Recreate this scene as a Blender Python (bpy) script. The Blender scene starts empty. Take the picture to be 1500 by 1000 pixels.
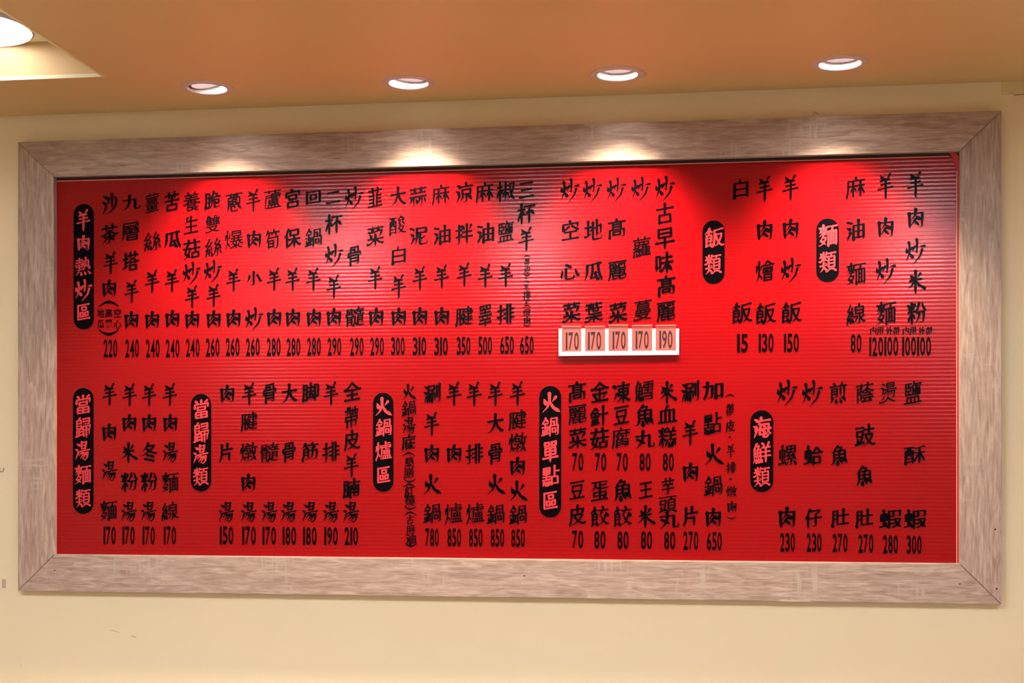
import bpy, bmesh, math, random
from mathutils import Vector, Matrix
random.seed(7)
SC = bpy.context.scene
COL = SC.collection

# ------------------------------------------------------------------ camera, exposure, light
FPX, PSI, HOR, CAMY, CAMZ = 1950.0, 0.129, 666.0, -2.85, 1.5     # level camera, turned 7.4 deg left, shifted up
cam_data = bpy.data.cameras.new('camera')
cam = bpy.data.objects.new('camera', cam_data); COL.objects.link(cam)
cam.location = (0, CAMY, CAMZ)
cam.rotation_euler = (math.pi/2, 0, PSI)
cam_data.sensor_width = 36.0
cam_data.lens = 36.0*FPX/1500.0
cam_data.shift_y = (HOR-500.0)/1500.0
cam_data.clip_start = 0.05
SC.camera = cam
SC.view_settings.view_transform = 'Standard'
SC.view_settings.look = 'None'
SC.view_settings.gamma = 1.0
SC.view_settings.use_curve_mapping = False
SC.view_settings.exposure = 0.86
W = bpy.data.worlds.new('world'); SC.world = W
W.use_nodes = True
W.node_tree.nodes['Background'].inputs[0].default_value = (0.05, 0.05, 0.06, 1)

SPOT_W, SPOT_COL = 48.0, (1.0, 0.84, 0.60)
SPOT_ANGLE, SPOT_TILT = 94.0, 0.07         # the four downlights over the board
FACE_E = 40.0                                     # glowing lamp face of a downlight
TUBE_E, TUBE_COL = 36.0, (0.95, 0.94, 1.0)         # ceiling light fittings of the dining room
PANEL_E = 4.0
FITTINGS = [(-1.26, -2.05), (-.56, -2.05), (.83, -2.05), (-2.6, -5.2), (1.6, -5.2)]

def ray(px, py):
    u, v = (px-750)/FPX, (HOR-py)/FPX
    return (u*math.cos(PSI)-math.sin(PSI), u*math.sin(PSI)+math.cos(PSI), v)
def on_wall(px, py, Y=0.0):
    dx, dy, dz = ray(px, py); t = (Y-CAMY)/dy
    return dx*t, CAMZ+dz*t
def on_ceiling(px, py, Z):
    dx, dy, dz = ray(px, py); t = (Z-CAMZ)/dz
    return dx*t, CAMY+dy*t

# ------------------------------------------------------------------ materials
def mat(name):
    m = bpy.data.materials.new(name); m.use_nodes = True
    nt = m.node_tree; b = nt.nodes['Principled BSDF']
    return m, nt, b
def N(nt, typ, **kw):
    n = nt.nodes.new(typ)
    for k, v in kw.items():
        if k in n.inputs: n.inputs[k].default_value = v
        else: setattr(n, k, v)
    return n
def plain(name, col, rough=0.5, spec=0.5, metal=0.0, coat=0.0):
    m, nt, b = mat(name)
    b.inputs['Base Color'].default_value = (*col, 1); b.inputs['Roughness'].default_value = rough
    b.inputs['Specular IOR Level'].default_value = spec; b.inputs['Metallic'].default_value = metal
    b.inputs['Coat Weight'].default_value = coat
    # faint mottling so that nothing is perfectly even
    tc = N(nt, 'ShaderNodeTexCoord'); no = N(nt, 'ShaderNodeTexNoise', Scale=60.0, Detail=3.0)
    nt.links.new(tc.outputs['Object'], no.inputs['Vector'])
    bp = N(nt, 'ShaderNodeBump', Strength=0.03, Distance=0.002)
    nt.links.new(no.outputs['Fac'], bp.inputs['Height']); nt.links.new(bp.outputs['Normal'], b.inputs['Normal'])
    return m
def emissive(name, col, strength):
    m, nt, b = mat(name)
    b.inputs['Base Color'].default_value = (0.8, 0.8, 0.8, 1)
    b.inputs['Emission Color'].default_value = (*col, 1); b.inputs['Emission Strength'].default_value = strength
    return m
def paint(name, col, dark, bump=0.25, rough=0.5):
    m, nt, b = mat(name); L = nt.links.new
    tc = N(nt, 'ShaderNodeTexCoord')
    n1 = N(nt, 'ShaderNodeTexNoise', Scale=2.2, Detail=5.0, Roughness=0.55)
    n2 = N(nt, 'ShaderNodeTexNoise', Scale=170.0, Detail=4.0)
    n3 = N(nt, 'ShaderNodeTexNoise', Scale=28.0, Detail=2.0)
    for n in (n1, n2, n3): L(tc.outputs['Object'], n.inputs['Vector'])
    cr = N(nt, 'ShaderNodeValToRGB'); cr.color_ramp.elements[0].position = .3; cr.color_ramp.elements[1].position = .7
    cr.color_ramp.elements[0].color = (*dark, 1); cr.color_ramp.elements[1].color = (*col, 1)
    L(n1.outputs['Fac'], cr.inputs['Fac']); L(cr.outputs['Color'], b.inputs['Base Color'])
    ad = N(nt, 'ShaderNodeMath', operation='ADD'); L(n2.outputs['Fac'], ad.inputs[0]); L(n3.outputs['Fac'], ad.inputs[1])
    bp = N(nt, 'ShaderNodeBump', Strength=bump, Distance=0.0012)
    L(ad.outputs[0], bp.inputs['Height']); L(bp.outputs['Normal'], b.inputs['Normal'])
    b.inputs['Roughness'].default_value = rough; b.inputs['Specular IOR Level'].default_value = 0.35
    return m
def wood(name):
    m, nt, b = mat(name); L = nt.links.new
    tc = N(nt, 'ShaderNodeTexCoord')
    oi = N(nt, 'ShaderNodeObjectInfo')
    off = N(nt, 'ShaderNodeVectorMath', operation='SCALE'); off.inputs[0].default_value = (7.0, 3.0, 5.0); L(oi.outputs['Random'], off.inputs['Scale'])
    ad = N(nt, 'ShaderNodeVectorMath', operation='ADD'); L(tc.outputs['Object'], ad.inputs[0]); L(off.outputs[0], ad.inputs[1])
    def mapped(sx, sy, sz, rz=0.0):
        mp = N(nt, 'ShaderNodeMapping'); mp.inputs['Rotation'].default_value = (0, 0, rz); mp.inputs['Scale'].default_value = (sx, sy, sz); L(ad.outputs[0], mp.inputs['Vector']); return mp
    m1 = mapped(.9, 7, 7)                                   # broad figure, along local X
    big = N(nt, 'ShaderNodeTexNoise', Scale=1.6, Detail=3.0, Distortion=0.6); L(m1.outputs[0], big.inputs['Vector'])
    bs = N(nt, 'ShaderNodeMath', operation='MULTIPLY'); bs.inputs[1].default_value = 9.0; L(big.outputs['Fac'], bs.inputs[0])
    bw = N(nt, 'ShaderNodeMath', operation='FRACT'); L(bs.outputs[0], bw.inputs[0])
    m2 = mapped(16, 190, 190)                                  # fine pores
    fine = N(nt, 'ShaderNodeTexNoise', Scale=1.5, Detail=6.0, Roughness=0.7); L(m2.outputs[0], fine.inputs['Vector'])
    m3 = mapped(7, 60, 60, .10)
    mid = N(nt, 'ShaderNodeTexNoise', Scale=1.6, Detail=5.0, Distortion=1.6); L(m3.outputs[0], mid.inputs['Vector'])
    m4 = mapped(150, 14, 14)                                  # saw marks across the grain
    saw = N(nt, 'ShaderNodeTexNoise', Scale=1.0, Detail=1.0); L(m4.outputs[0], saw.inputs['Vector'])
    pm = N(nt, 'ShaderNodeTexNoise', Scale=9.0, Detail=2.0); L(ad.outputs[0], pm.inputs['Vector'])
    pr = N(nt, 'ShaderNodeValToRGB'); pr.color_ramp.elements[0].position = .57; pr.color_ramp.elements[1].position = .68; L(pm.outputs['Fac'], pr.inputs['Fac'])
    sr = N(nt, 'ShaderNodeValToRGB'); sr.color_ramp.elements[0].position = .52; sr.color_ramp.elements[1].position = .66; L(saw.outputs['Fac'], sr.inputs['Fac'])
    sm = N(nt, 'ShaderNodeMath', operation='MULTIPLY'); L(pr.outputs['Color'], sm.inputs[0]); L(sr.outputs['Color'], sm.inputs[1])
    # mix
    a1 = N(nt, 'ShaderNodeMath', operation='MULTIPLY_ADD'); L(bw.outputs[0], a1.inputs[0]); a1.inputs[1].default_value = .10; a1.inputs[2].default_value = 0
    a2 = N(nt, 'ShaderNodeMath', operation='MULTIPLY_ADD'); L(fine.outputs['Fac'], a2.inputs[0]); a2.inputs[1].default_value = .75; L(a1.outputs[0], a2.inputs[2])
    a3 = N(nt, 'ShaderNodeMath', operation='MULTIPLY_ADD'); L(mid.outputs['Fac'], a3.inputs[0]); a3.inputs[1].default_value = .7; L(a2.outputs[0], a3.inputs[2])
    cr = N(nt, 'ShaderNodeValToRGB'); e = cr.color_ramp.elements
    e[0].position = .50; e[0].color = (.22, .140, .110, 1); e[1].position = .98; e[1].color = (.50, .375, .32, 1)
    k = e.new(.74); k.color = (.35, .245, .205, 1)
    L(a3.outputs[0], cr.inputs['Fac'])
    mx = N(nt, 'ShaderNodeMix', data_type='RGBA'); L(sm.outputs[0], mx.inputs[0]); L(cr.outputs['Color'], mx.inputs[6]); mx.inputs[7].default_value = (.42, .33, .285, 1)
    L(mx.outputs[2], b.inputs['Base Color'])
    bp = N(nt, 'ShaderNodeBump', Strength=0.35, Distance=0.0006); L(a3.outputs[0], bp.inputs['Height']); L(bp.outputs['Normal'], b.inputs['Normal'])
    b.inputs['Roughness'].default_value = 0.40; b.inputs['Specular IOR Level'].default_value = 0.5
    return m

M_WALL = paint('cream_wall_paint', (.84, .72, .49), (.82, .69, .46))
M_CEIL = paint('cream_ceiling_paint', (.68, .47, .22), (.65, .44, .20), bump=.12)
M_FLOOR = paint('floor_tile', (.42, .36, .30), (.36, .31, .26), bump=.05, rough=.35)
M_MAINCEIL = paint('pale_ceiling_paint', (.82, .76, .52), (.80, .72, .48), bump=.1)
M_WOOD = wood('taupe_wood_laminate')
M_MDF = plain('chipboard_edge', (.30, .19, .11), .8)
M_BLACK = plain('black_film', (.0015, .001, .002), .28, .05)
M_PRICE = plain('black_numeral_film', (.004, .0006, .001), .3, .05)
M_HOLE = plain('screw_hole', (.02, .012, .01), .9)
M_WHITE = plain('white_plastic', (.50, .50, .57), .3)
M_TRIM = plain('lamp_trim', (.60, .47, .44), .4)
M_CAN = plain('lamp_can', (.85, .83, .80), .5)
M_GIMB = plain('lamp_gimbal', (.10, .07, .07), .5, .2)
M_SPRING = plain('dull_metal', (.35, .33, .3), .45, metal=.8)
M_FACE = emissive('lamp_face_glow', (1, .95, .9), FACE_E)
M_TUBE = emissive('tube_glow', TUBE_COL, TUBE_E)
M_LPANEL = emissive('panel_glow', (.93, .93, 1), PANEL_E)
def red_plastic(name, col, rough, spec=.4):
    m, nt, b = mat(name); L = nt.links.new
    tc = N(nt, 'ShaderNodeTexCoord'); no = N(nt, 'ShaderNodeTexNoise', Scale=5.0, Detail=5.0); L(tc.outputs['Object'], no.inputs['Vector'])
    cr = N(nt, 'ShaderNodeValToRGB'); cr.color_ramp.elements[0].color = (*col, 1); cr.color_ramp.elements[1].color = (col[0]*.95, col[1]*.9, col[2]*.9, 1)
    L(no.outputs['Fac'], cr.inputs['Fac']); L(cr.outputs['Color'], b.inputs['Base Color'])
    b.inputs['Roughness'].default_value = rough; b.inputs['Specular IOR Level'].default_value = spec
    return m
M_RED = red_plastic('red_fluted_plastic', (.265, .0015, .004), .18, .27)
M_REDL = red_plastic('heading_red', (.50, .028, .04), .38)
M_CARD = red_plastic('faded_red_card', (.45, .065, .06), .4)
M_EDGE = plain('cut_plastic_edge', (.75, .30, .26), .5)
M_CLEAR, _nt, _b = mat('clear_plastic')
_b.inputs['Base Color'].default_value = (.9, .55, .55, 1); _b.inputs['Roughness'].default_value = .12
_b.inputs['Alpha'].default_value = .025
M_CREAMDK = paint('ochre_patch', (.74, .61, .34), (.68, .54, .27), bump=.2)
M_GREY = plain('grey_scuff', (.28, .25, .2), .8)

# ------------------------------------------------------------------ building helpers
def link(name, me, m, parent=None, smooth=False):
    if m is not None and not me.materials: me.materials.append(m)
    o = bpy.data.objects.new(name, me); COL.objects.link(o)
    if parent is not None: o.parent = parent
    if smooth:
        for p in me.polygons: p.use_smooth = True
    return o
def pymesh(name, vs, fs, m, parent=None, smooth=False):
    me = bpy.data.meshes.new(name); me.from_pydata(vs, [], fs); me.update()
    return link(name, me, m, parent, smooth)
def frombm(name, bm, m, parent=None, smooth=False):
    me = bpy.data.meshes.new(name); bm.normal_update(); bm.to_mesh(me); bm.free()
    return link(name, me, m, parent, smooth)
def box(bm, a, b):
    r = bmesh.ops.create_cube(bm, size=1)
    for v in r['verts']:
        v.co = Vector(((a[i]+b[i])/2+v.co[i]*(b[i]-a[i]) for i in range(3)))
    return r['verts']
def bevel(bm, w, seg=2):
    bmesh.ops.bevel(bm, geom=list(bm.edges), offset=w, segments=seg, affect='EDGES', profile=.7)
def boxobj(name, a, b, m, parent=None, bev=0):
    bm = bmesh.new(); box(bm, a, b)
    if bev: bevel(bm, bev)
    return frombm(name, bm, m, parent)
def lathe(bm, prof, seg=48, close=False):
    rings = []
    for r, z in prof:
        rings.append([bm.verts.new((r*math.cos(2*math.pi*k/seg), r*math.sin(2*math.pi*k/seg), z)) for k in range(seg)] if r > 1e-6 else [bm.verts.new((0, 0, z))])
    for A, B in zip(rings[:-1], rings[1:]):
        for k in range(seg):
            a, b = A[k % len(A)], A[(k+1) % len(A)]; c, d = B[(k+1) % len(B)], B[k % len(B)]
            vs = []
            for v in (a, b, c, d):
                if v not in vs: vs.append(v)
            if len(vs) > 2: bm.faces.new(vs)
def thing(name, label, cat, loc=(0, 0, 0), group=None):
    o = bpy.data.objects.new(name, None); COL.objects.link(o); o.location = loc; o.empty_display_size = .05
    o['label'] = label; o['category'] = cat
    if group: o['group'] = group
    return o
def tag(o, label, cat, group=None):
    o['label'] = label; o['category'] = cat
    if group: o['group'] = group
    return o
def struct(o): o['kind'] = 'structure'; return o

# ------------------------------------------------------------------ the room
WY = 0.025                        # menu wall plane (the frame front is y = 0)
CZ = CAMZ + (2.2685-CAMZ)*(WY-CAMY)/(-CAMY)          # soffit height, 2.275
MZ = CAMZ + (CZ-CAMZ)*(HOR-65)/(HOR-119)             # main ceiling height inside the recess
XL, XR, YB = -3.6, 3.0, -7.0
struct(boxobj('wall_back', (XL-.1, WY, 0), (XR+.1, WY+.12, 2.9), M_WALL))
struct(boxobj('wall_left', (XL-.12, YB, 0), (XL, WY, 2.9), M_WALL))
struct(boxobj('wall_right', (XR, YB, 0), (XR+.12, WY, 2.9), M_WALL))
struct(boxobj('wall_front', (XL-.12, YB-.12, 0), (XR+.12, YB, 2.9), M_WALL))
struct(boxobj('floor', (XL-.12, YB-.12, -.1), (XR+.12, WY+.12, 0), M_FLOOR))
# main ceiling and the dropped soffit over the menu wall (an L: strip along the wall, block towards the room)
struct(boxobj('ceiling', (XL-.12, YB-.12, MZ), (XR+.12, WY+.0, MZ+.1), M_MAINCEIL))
KX, KY = on_ceiling(152, 112, CZ)                    # the corner of the raised part
SOFF_Y = -1.55
# holes for the four downlights
LAMP_PX = [(303.5, 128.5), (598.5, 121), (904.6, 108.5), (1230.5, 92.5)]
LAMPS = [on_ceiling(x, y, CZ) for x, y in LAMP_PX]
RO, RI = 0.0560, 0.0400
def soffit():
    """underside with round holes, risers at its edges"""
    bm = bmesh.new()
    outline = [(XL, WY), (XL, KY), (KX, KY), (KX, SOFF_Y), (XR, SOFF_Y), (XR, WY)]
    # split the strip into cells around each lamp so that each hole is cut from its own square
    H = .07; ys = sorted({round(v, 5) for v in [SOFF_Y, KY, WY] + [LAMPS[0][1]]})
    xs = [XL, KX]; sq = []
    for lx, ly in LAMPS: sq.append((lx-H, lx+H, ly-H, ly+H))
    def quad(x0, y0, x1, y1):
        if x1-x0 < 1e-5 or y1-y0 < 1e-5: return
        bm.faces.new([bm.verts.new(p) for p in ((x0, y0, CZ), (x0, y1, CZ), (x1, y1, CZ), (x1, y0, CZ))])
    def column(x0, x1, ya, yb, hole=None):
        if hole is None: quad(x0, ya, x1, yb); return
        quad(x0, ya, x1, hole[2]); quad(x0, hole[3], x1, yb)
        cx, cy = (hole[0]+hole[1])/2, (hole[2]+hole[3])/2; n = 32
        inner = []; outer = []
        for k in range(n):
            a = 2*math.pi*k/n; c, s = math.cos(a), math.sin(a)
            inner.append(bm.verts.new((cx+RI*1.1*c, cy+RI*1.1*s, CZ)))
            q = H/max(abs(c), abs(s)); outer.append(bm.verts.new((cx+q*c, cy+q*s, CZ)))
        for k in range(n):
            bm.faces.new((inner[k], inner[(k+1) % n], outer[(k+1) % n], outer[k]))
        # wall of the hole
        top = [bm.verts.new((v.co.x, v.co.y, CZ+.07)) for v in inner]
        for k in range(n): bm.faces.new((inner[(k+1) % n], inner[k], top[k], top[(k+1) % n]))
    cuts = [(XL, KX, KY, WY, None)]
    x = KX
    for s in sq:
        cuts.append((x, s[0], SOFF_Y, WY, None)); cuts.append((s[0], s[1], SOFF_Y, WY, s)); x = s[1]
    cuts.append((x, XR, SOFF_Y, WY, None))
    for x0, x1, ya, yb, h in cuts: column(x0, x1, ya, yb, h)
    for a, b in ((1, 2), (2, 3), (3, 4)):
        (xa, ya), (xb, yb) = outline[a], outline[b]
        bm.faces.new([bm.verts.new(p) for p in ((xa, ya, CZ), (xb, yb, CZ), (xb, yb, MZ), (xa, ya, MZ))])
    bmesh.ops.remove_doubles(bm, verts=bm.verts, dist=1e-5)
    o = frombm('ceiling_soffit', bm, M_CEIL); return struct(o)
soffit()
# pale corner bead where the soffit edge turns up into the raised part
bm = bmesh.new(); box(bm, (XL, KY-.004, CZ-.0012), (KX+.003, KY-.0002, CZ+.006)); box(bm, (KX-.003, SOFF_Y, CZ-.0012), (KX+.003, KY-.004, CZ+.006))
struct(frombm('trim_1', bm, M_MAINCEIL))
# darker, slightly proud patch at the right end of the wall, under the ceiling
px0, pz0 = on_wall(1467, 139, WY)
struct(boxobj('trim_2', (px0, WY-.0012, pz0), (XR, WY+.001, CZ+.001), M_CREAMDK, bev=.0005))

# stroke skeletons of the lettering: stroke width, drawn or derived, then strokes [open ends, x, y, x, y ...]
STROKES = {
    '沙': [14.1, 0, [3, 90, 153, 82, 119, 69, 90], [3, 58, 80, 25, 20], [3, 60, 25, 75, 20, 89, 24, 113, 34, 129, 44, 150, 65, 160, 80, 167, 98], [3, 123, 73, 123, 184], [3, 61, 161, 27, 180], [3, 49, 110, 16, 128], [3, 156, 156, 180, 105]],
    '茶': [14.0, 0, [3, 120, 58, 134, 58, 158, 37], [3, 191, 97, 173, 93, 154, 101, 125, 118, 106, 134, 97, 137, 60, 108, 29, 93, 14, 93], [3, 15, 28, 33, 28, 50, 44, 59, 57, 72, 62], [3, 158, 79, 39, 79], [3, 181, 161, 16, 161], [3, 65, 26, 78, 18, 90, 18, 97, 21, 99, 29, 99, 108], [3, 133, 138, 133, 185], [3, 63, 184, 63, 138]],
    '羊': [16.5, 1, [3, 20, 225, 48, 192], [3, 118, 240, 88, 188], [3, 22, 172, 110, 190], [3, 28, 135, 118, 152], [3, 0, 88, 145, 118], [3, 76, 188, 74, 0]],
    '肉': [19, 1, [3, 14, 150, 20, 6], [3, 5, 146, 138, 156, 134, 14, 108, 4], [3, 76, 192, 70, 138, 34, 78], [3, 72, 128, 108, 96], [3, 74, 92, 30, 22], [3, 66, 68, 108, 28]],
    '九': [14.0, 0, [3, 79, 179, 75, 103, 62, 60, 53, 46, 35, 28, 25, 22, 9, 24], [3, 174, 57, 180, 41, 179, 31, 175, 23, 170, 21, 142, 21, 136, 25, 134, 34, 134, 128, 22, 128]],
    '層': [12.0, 0, [0, 74, 45, 168, 45], [1, 76, 144, 90, 141], [0, 119, 87, 119, 126], [3, 87, 117, 98, 97], [3, 160, 117, 150, 112, 142, 97], [0, 149, 129, 153, 140, 152, 152], [0, 168, 45, 168, 63, 165, 66, 76, 66, 74, 64, 74, 23, 168, 23, 168, 45], [3, 35, 152, 174, 152, 176, 154, 175, 181, 41, 181, 37, 75, 31, 47, 20, 20], [0, 119, 126, 149, 129, 174, 127, 176, 124, 176, 88, 173, 85, 128, 85, 119, 87, 110, 85, 66, 85, 64, 88, 64, 125, 67, 128, 93, 130, 119, 126], [0, 90, 152, 93, 130]],
    '塔': [14.0, 0, [3, 95, 93, 155, 93], [3, 190, 99, 172, 98, 139, 119, 125, 131, 122, 131, 77, 98, 71, 95, 56, 97], [0, 162, 24, 162, 65, 160, 67, 90, 66, 90, 24, 162, 24], [2, 42, 57, 42, 181], [3, 15, 132, 67, 132], [3, 66, 159, 183, 159], [3, 99, 135, 99, 182], [3, 150, 136, 150, 182], [3, 15, 46, 32, 50, 42, 57, 64, 62, 71, 75]],
    '薑': [10.0, 0, [1, 132, 181, 132, 167], [3, 183, 145, 17, 145], [2, 66, 167, 66, 181], [3, 17, 82, 183, 82], [3, 186, 16, 13, 16], [0, 99, 64, 99, 35], [3, 14, 167, 185, 167], [0, 161, 50, 37, 50], [0, 157, 114, 41, 114], [0, 99, 99, 99, 127], [0, 99, 35, 91, 33, 41, 33, 37, 37, 37, 63, 40, 66, 91, 66, 99, 64, 107, 66, 158, 66, 161, 62, 161, 37, 157, 33, 107, 33, 99, 35], [0, 99, 127, 107, 129, 155, 129, 157, 127, 157, 100, 154, 97, 107, 97, 99, 99, 91, 97, 45, 97, 41, 101, 41, 126, 44, 129, 91, 129, 99, 127]],
    '絲': [12.0, 0, [2, 141, 89, 140, 21, 137, 18, 127, 17, 115, 25], [3, 75, 66, 85, 31], [3, 57, 24, 52, 54, 58, 67], [3, 102, 30, 118, 70], [3, 38, 63, 28, 56, 19, 18], [1, 57, 181, 47, 160, 28, 134, 26, 123], [3, 165, 71, 181, 32], [1, 136, 178, 128, 160, 114, 141, 112, 130, 140, 130], [1, 13, 123, 53, 123], [1, 17, 79, 80, 88], [3, 150, 121, 161, 117, 165, 112, 171, 94, 180, 81], [3, 88, 76, 80, 88, 74, 112], [1, 163, 156, 151, 138, 140, 130, 137, 120, 118, 100, 115, 89, 141, 89, 171, 94], [2, 30, 82, 33, 93, 51, 113, 53, 123, 62, 127, 78, 152]],
    '苦': [14.0, 0, [0, 95, 75, 151, 74, 152, 27, 40, 27, 40, 74, 95, 75], [3, 178, 114, 12, 114], [3, 177, 163, 12, 163], [2, 95, 75, 95, 139], [3, 60, 137, 60, 186], [3, 128, 137, 128, 186]],
    '瓜': [14.0, 0, [0, 129, 41, 94, 33, 78, 33, 81, 47, 87, 59, 94, 93, 95, 165], [2, 145, 173, 147, 127, 154, 81, 162, 52, 170, 34, 177, 25, 177, 8], [3, 124, 82, 119, 69, 137, 23, 146, 18], [3, 20, 18, 33, 46, 40, 73, 44, 99, 45, 161, 95, 165, 129, 172, 156, 174, 171, 171]],
    '養': [12.0, 0, [2, 102, 93, 100, 102, 88, 108], [0, 102, 51, 106, 42, 116, 34], [1, 62, 183, 69, 173, 69, 160], [0, 82, 118, 86, 137], [1, 142, 182, 132, 174, 129, 161], [2, 138, 29, 144, 37, 160, 45, 174, 45], [0, 98, 159, 95, 140], [0, 141, 72, 58, 72], [3, 27, 160, 171, 160], [2, 116, 34, 138, 29, 146, 23, 159, 20, 173, 19, 186, 25], [3, 17, 117, 59, 117, 68, 115, 82, 118, 133, 115, 182, 117], [3, 162, 138, 104, 138, 95, 140, 86, 137, 38, 138], [3, 13, 80, 26, 78, 46, 91, 58, 92, 151, 92, 173, 80, 192, 83], [0, 133, 115, 136, 106, 141, 101, 142, 92, 141, 55, 139, 53, 102, 51, 58, 53], [0, 68, 115, 66, 106, 61, 102, 58, 92, 57, 23, 61, 21, 107, 25, 116, 34]],
    '生': [14.0, 0, [1, 177, 140, 44, 141], [3, 35, 83, 169, 83], [1, 99, 184, 99, 19], [3, 186, 18, 13, 18], [3, 19, 106, 36, 133, 44, 141, 46, 155, 55, 178]],
    '菇': [14.0, 0, [0, 58, 51, 57, 51], [0, 137, 71, 170, 70, 170, 27, 104, 27, 104, 69, 137, 71], [3, 183, 109, 93, 109], [2, 137, 71, 137, 138], [3, 16, 164, 182, 164], [3, 66, 186, 66, 143], [3, 129, 144, 129, 186], [3, 86, 28, 57, 51, 31, 65, 30, 68, 31, 77, 52, 139], [3, 7, 23, 25, 20, 50, 40, 65, 63, 74, 86, 77, 103, 77, 110, 73, 112, 12, 112]],
    '炒': [17, 1, [3, 2, 165, 12, 128], [3, 66, 168, 50, 140], [3, 30, 222, 38, 190, 36, 110, 0, 32], [3, 44, 112, 66, 78], [3, 112, 250, 118, 225, 114, 118, 92, 134], [3, 92, 180, 66, 128], [3, 148, 182, 198, 186], [3, 170, 150, 150, 86, 75, 0]],
    '脆': [14.0, 0, [3, 142, 68, 151, 61, 165, 61, 168, 64, 170, 102, 122, 102, 122, 41, 124, 26, 127, 23, 174, 23, 178, 27, 181, 38, 175, 53], [0, 111, 164, 151, 163, 153, 161, 152, 153, 147, 144, 144, 131], [0, 67, 82, 30, 82], [3, 38, 28, 50, 20, 64, 21, 66, 24, 67, 170, 31, 171, 30, 82, 27, 50, 20, 24, 23, 7], [2, 31, 127, 57, 127, 82, 120, 94, 128, 105, 130, 186, 130], [3, 114, 186, 111, 164, 104, 156, 96, 139, 94, 62, 91, 45, 80, 18]],
    '雙': [12.0, 0, [2, 93, 38, 86, 31, 76, 28, 32, 19, 16, 22], [0, 93, 38, 87, 46, 67, 58, 61, 64, 58, 73], [1, 20, 132, 20, 141, 24, 146, 33, 149], [2, 35, 119, 94, 119], [2, 117, 139, 178, 139], [2, 117, 119, 178, 119], [0, 115, 149, 106, 146, 101, 139, 35, 140], [1, 182, 160, 120, 161], [2, 38, 161, 98, 160], [1, 147, 182, 152, 172, 150, 98], [1, 54, 183, 66, 180, 70, 172, 69, 99], [1, 26, 75, 58, 73, 67, 75, 148, 75, 146, 64, 136, 55, 119, 45, 114, 37], [3, 136, 186, 127, 182, 122, 174, 115, 149, 117, 99, 119, 97, 185, 97], [3, 44, 185, 33, 149, 35, 140, 35, 100, 37, 98, 100, 98], [2, 93, 38, 114, 37, 122, 31, 132, 28, 170, 21, 188, 29]],
    '蔥': [12.0, 0, [2, 94, 99, 86, 92, 77, 89, 64, 86, 52, 89], [3, 177, 24, 157, 50, 145, 56], [3, 36, 59, 38, 48, 22, 20], [3, 67, 57, 68, 24, 70, 20, 76, 18, 122, 17, 130, 19, 135, 27, 132, 41], [1, 108, 51, 90, 64, 90, 75], [0, 94, 139, 37, 138, 37, 76, 156, 75, 158, 77, 158, 138, 94, 139], [3, 183, 169, 13, 169], [3, 64, 185, 64, 151], [3, 129, 151, 129, 185], [1, 107, 159, 92, 151, 93, 123], [3, 140, 89, 129, 87, 108, 99, 94, 99, 84, 105, 71, 105], [2, 108, 99, 123, 114, 124, 121, 93, 123, 84, 121, 62, 109, 47, 110]],
    '爆': [10.1, 0, [3, 107, 49, 92, 63], [1, 188, 61, 177, 58, 164, 67, 154, 77, 152, 86], [3, 18, 98, 26, 143], [1, 177, 27, 168, 25, 148, 35, 142, 41], [3, 61, 150, 64, 139, 56, 109], [2, 40, 67, 50, 61, 61, 44, 59, 33], [0, 85, 153, 167, 153], [2, 142, 41, 151, 56], [0, 145, 88, 145, 130], [3, 75, 110, 176, 110], [3, 125, 74, 124, 19, 115, 16, 102, 17], [1, 71, 24, 115, 42, 142, 41], [3, 68, 86, 137, 86, 145, 88, 181, 86], [0, 104, 130, 112, 132, 145, 130, 165, 132, 167, 134, 166, 172, 87, 173, 85, 171, 85, 133, 104, 130], [1, 66, 61, 77, 61, 99, 77, 104, 94, 104, 130], [3, 41, 180, 40, 67, 19, 19]],
    '小': [15.2, 0, [3, 51, 134, 38, 91, 20, 57], [3, 100, 178, 99, 26, 96, 21, 91, 19, 78, 18, 69, 18, 53, 27], [3, 138, 130, 147, 130, 162, 102, 178, 59, 189, 55]],
    '蘆': [10.0, 0, [1, 163, 111, 157, 103, 103, 103, 97, 106, 95, 116], [0, 94, 46, 94, 21], [1, 187, 137, 175, 130], [0, 129, 22, 129, 46], [2, 175, 130, 174, 115], [3, 183, 170, 18, 170], [0, 66, 76, 157, 76], [3, 151, 119, 51, 114], [0, 111, 63, 111, 89], [3, 133, 184, 133, 158], [3, 68, 183, 68, 158], [2, 95, 116, 98, 147, 171, 147], [2, 175, 130, 167, 132, 38, 132, 36, 130, 33, 58, 25, 30, 18, 18], [0, 163, 22, 163, 46, 161, 47, 62, 47, 60, 45, 60, 22], [3, 37, 21, 186, 21], [0, 111, 89, 119, 91, 156, 90, 157, 63, 155, 61, 119, 61, 111, 63, 103, 61, 68, 61, 66, 64, 66, 88, 69, 91, 103, 91, 111, 89]],
    '筍': [12.7, 0, [1, 20, 79, 36, 97, 45, 112, 54, 119], [1, 113, 29, 128, 18, 153, 19, 160, 25, 166, 47, 170, 117, 64, 117, 54, 119], [2, 139, 162, 148, 138], [1, 45, 184, 41, 164], [2, 116, 164, 121, 185], [0, 57, 163, 62, 144, 61, 137, 56, 132, 54, 119], [0, 115, 64, 54, 64], [2, 41, 164, 33, 158, 21, 140], [3, 54, 22, 54, 91, 115, 90, 114, 37, 49, 37], [1, 82, 144, 96, 144, 103, 154, 116, 164], [0, 103, 154, 93, 163, 41, 164], [2, 116, 164, 139, 162, 186, 163]],
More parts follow.
